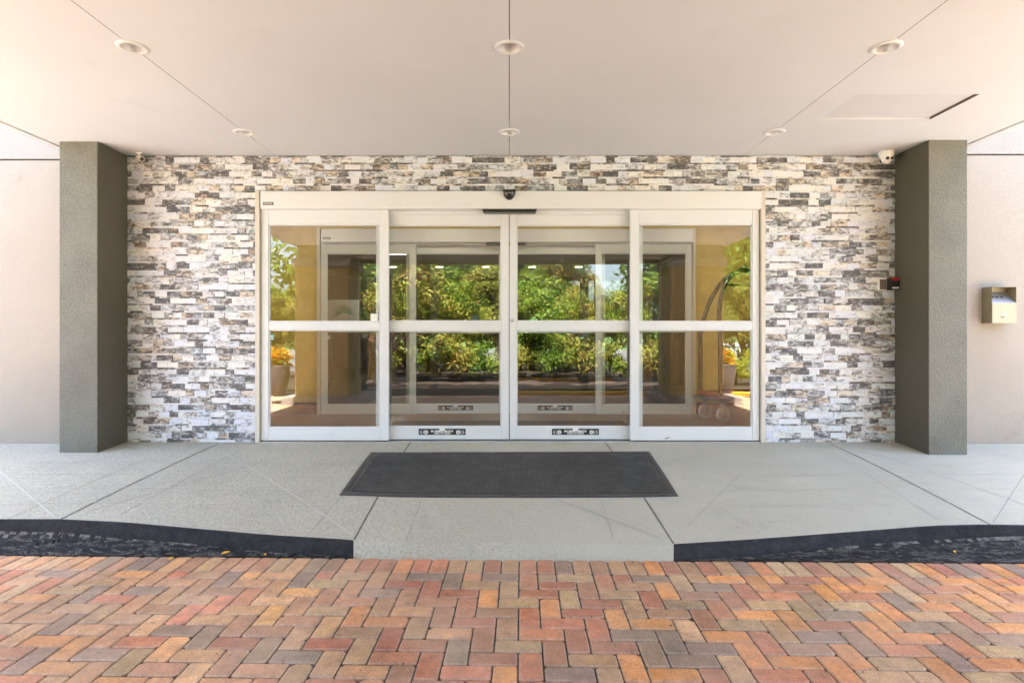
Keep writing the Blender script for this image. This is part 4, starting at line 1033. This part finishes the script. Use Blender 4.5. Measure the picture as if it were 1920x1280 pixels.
def shrub(seed, pal, n, leafs):
    rng = random.Random(seed); t = empty('hedge_shrub', (0, 0, 0), '', 'shrub')
    cl = [(rng.uniform(-.42, .42), rng.uniform(-.3, .3), rng.uniform(.25, .95), rng.uniform(.2, .32), .8) for _ in range(14)]
    foliage(rng, cl, n, leafs, pal, .4).build('foliage', M['leaf'], t, colors=True)
    s = MB()
    for c in cl[:7]: s.tube([(c[0] * .2, c[1] * .2, 0), (c[0] * .7, c[1] * .7, c[2] * .6), (c[0], c[1], c[2])], [.016, .012, .005], 6)
    s.build('stem', M['bark'], t); return t
sa = shrub(8, GREEN, 3200, 0.05); sb_ = shrub(9, OLIVE, 3000, 0.052)
for i, px_ in enumerate((640, 728, 790, 850, 905, 975, 1035, 1095, 1150, 1205)):
    place((sa, sb_)[i % 2], px_, 8.75 + .12 * (i % 3), i * 1.7, 0.92 + .08 * (i % 4), 'hedge shrub %s from the left along the yellow garden kerb' % ('first', 'second', 'third', 'fourth', 'fifth', 'sixth', 'seventh', 'eighth', 'ninth', 'tenth')[i], 'hedge shrubs along the garden kerb', -0.17, i < 2)
for px_, D, lb in ((1385, 7.9, 'bright yellow green shrub by the garden kerb beyond the right pillar'),):
    pal = [(0.40, 0.38, 0.03), (0.3, 0.33, 0.03), (0.2, 0.26, 0.03)]
    t = shrub(14, pal, 1800, 0.05); place(t, px_, D, 0, 0.75, lb, 'low shrubs', -.17, True)
t = shrub(15, [(0.05, 0.012, 0.014), (0.025, 0.02, 0.012), (0.08, 0.02, 0.015), (0.03, 0.05, 0.012)], 2600, 0.075); place(t, 672, 7.8, 0.4, 1.15, 'dark red leaved shrub by the kerb beyond the left pillar', 'low shrubs', -.17, True)
def pot(x, y, z0, label, seed):
    t = empty('potted_croton', (x, y, z0), label, 'potted plant', 'potted plants beside the canopy pillars'); t.scale = (.78, .78, .74); rng = random.Random(seed)
    a = MB(); a.lathe([(0.0, 0.0), (0.17, 0.0), (0.19, 0.02), (0.25, 0.35), (0.285, 0.62), (0.27, 0.72), (0.29, 0.76), (0.26, 0.77), (0.25, 0.70), (0.0, 0.69)], 0, 0, 32); a.build('pot', M['pot_glaze'], t)
    pal = [(0.62, 0.26, 0.02), (0.68, 0.34, 0.03), (0.55, 0.18, 0.02), (0.45, 0.42, 0.04), (0.30, 0.33, 0.03)]
    mb = MB()
    for _ in range(420):
        a_ = rng.uniform(0, 6.28); el = rng.uniform(.1, 1.35); d = Vector((math.cos(a_) * math.cos(el), math.sin(a_) * math.cos(el), math.sin(el)))
        o_ = Vector((rng.uniform(-.14, .14), rng.uniform(-.14, .14), .74 + rng.uniform(0, .3))); ln = rng.uniform(.16, .30)
        s = d.orthogonal().normalized(); s.rotate(Matrix.Rotation(rng.uniform(0, 6.28), 3, d)); c = rng.choice(pal); k = rng.uniform(.8, 1.2); w_ = ln * .17
        p0, p1, p2 = o_ + d * .04, o_ + d * ln * .6 + Vector((0, 0, .02)), o_ + d * ln + Vector((0, 0, -.04))
        b = len(mb.v); mb.v += [tuple(p0), tuple(p1 + s * w_), tuple(p2), tuple(p1 - s * w_)]; mb.face((b, b + 1, b + 2, b + 3), 0, (c[0] * k, c[1] * k, c[2] * k, 1))
    mb.build('foliage', M['leaf'], t, colors=True)
pot(-4.42, -5.75, -0.159, 'orange leaved croton in a brown pot beside the left canopy pillar', 31)
pot(4.27, -6.2, -0.159, 'orange leaved croton in a brown pot beside the right canopy pillar', 32)
def picket(x0, x1, y, label):
    t = empty('picket_fence', (x0, y, -0.36), label, 'fence'); n = int((x1 - x0) / .16)
    a = MB()
    for k in range(n): a.box(k * .16, k * .16 + .07, -.012, .012, 0.12, 1.05)
    a.build('pickets', M['white_fence'], t)
    a = MB(); a.box(0, x1 - x0, .0125, .05, 0.25, 0.33); a.box(0, x1 - x0, .0125, .05, 0.9, 0.98); a.build('rail', M['white_fence'], t)
    for k in range(int((x1 - x0) / 2.4) + 1):
        a = MB(); a.box(k * 2.4 - .05, k * 2.4 + .05, .0505, .15, 0, 1.2); a.build('post', M['white_fence'], t)
picket(7.0, 16.0, -17.5, 'white picket fence beyond the garden at right')

# ------------------------------------------------------------------ light
SUN_EL, SUN_AZ = R(67), R(-3)      # sun behind the building (+y)
d = Vector((math.sin(SUN_AZ) * math.cos(SUN_EL), math.cos(SUN_AZ) * math.cos(SUN_EL), math.sin(SUN_EL)))
sl = bpy.data.lights.new('sun', 'SUN'); sl.energy = 5.0; sl.angle = R(0.5); sl.color = (1.0, 0.975, 0.935)
so = bpy.data.objects.new('sun', sl); col.objects.link(so); so.rotation_euler = (-d).to_track_quat('-Z', 'Y').to_euler(); so.location = (0, 0, 30)
wld = bpy.data.worlds.new('World'); scene.world = wld; wld.use_nodes = True
nt = wld.node_tree; bg = nt.nodes['Background']
sky = nt.nodes.new('ShaderNodeTexSky'); sky.sky_type = 'NISHITA'; sky.sun_disc = False
sky.sun_elevation = SUN_EL; sky.sun_rotation = SUN_AZ; sky.air_density = 1.0; sky.dust_density = 4.0; sky.ozone_density = 1.0
L(nt, sky.outputs[0], bg.inputs[0]); bg.inputs[1].default_value = 0.11

vs = scene.view_settings
vs.view_transform = 'Standard'; vs.look = 'None'; vs.gamma = 1.0; vs.use_curve_mapping = False
vs.exposure = 3.9

scene.render.engine = 'CYCLES'
cy = scene.cycles
cy.use_denoising = True
try: cy.denoiser = 'OPENIMAGEDENOISE'
except Exception: pass
cy.max_bounces = 14; cy.diffuse_bounces = 6; cy.glossy_bounces = 6; cy.transparent_max_bounces = 24; cy.transmission_bounces = 8
cy.caustics_reflective = False; cy.caustics_refractive = False
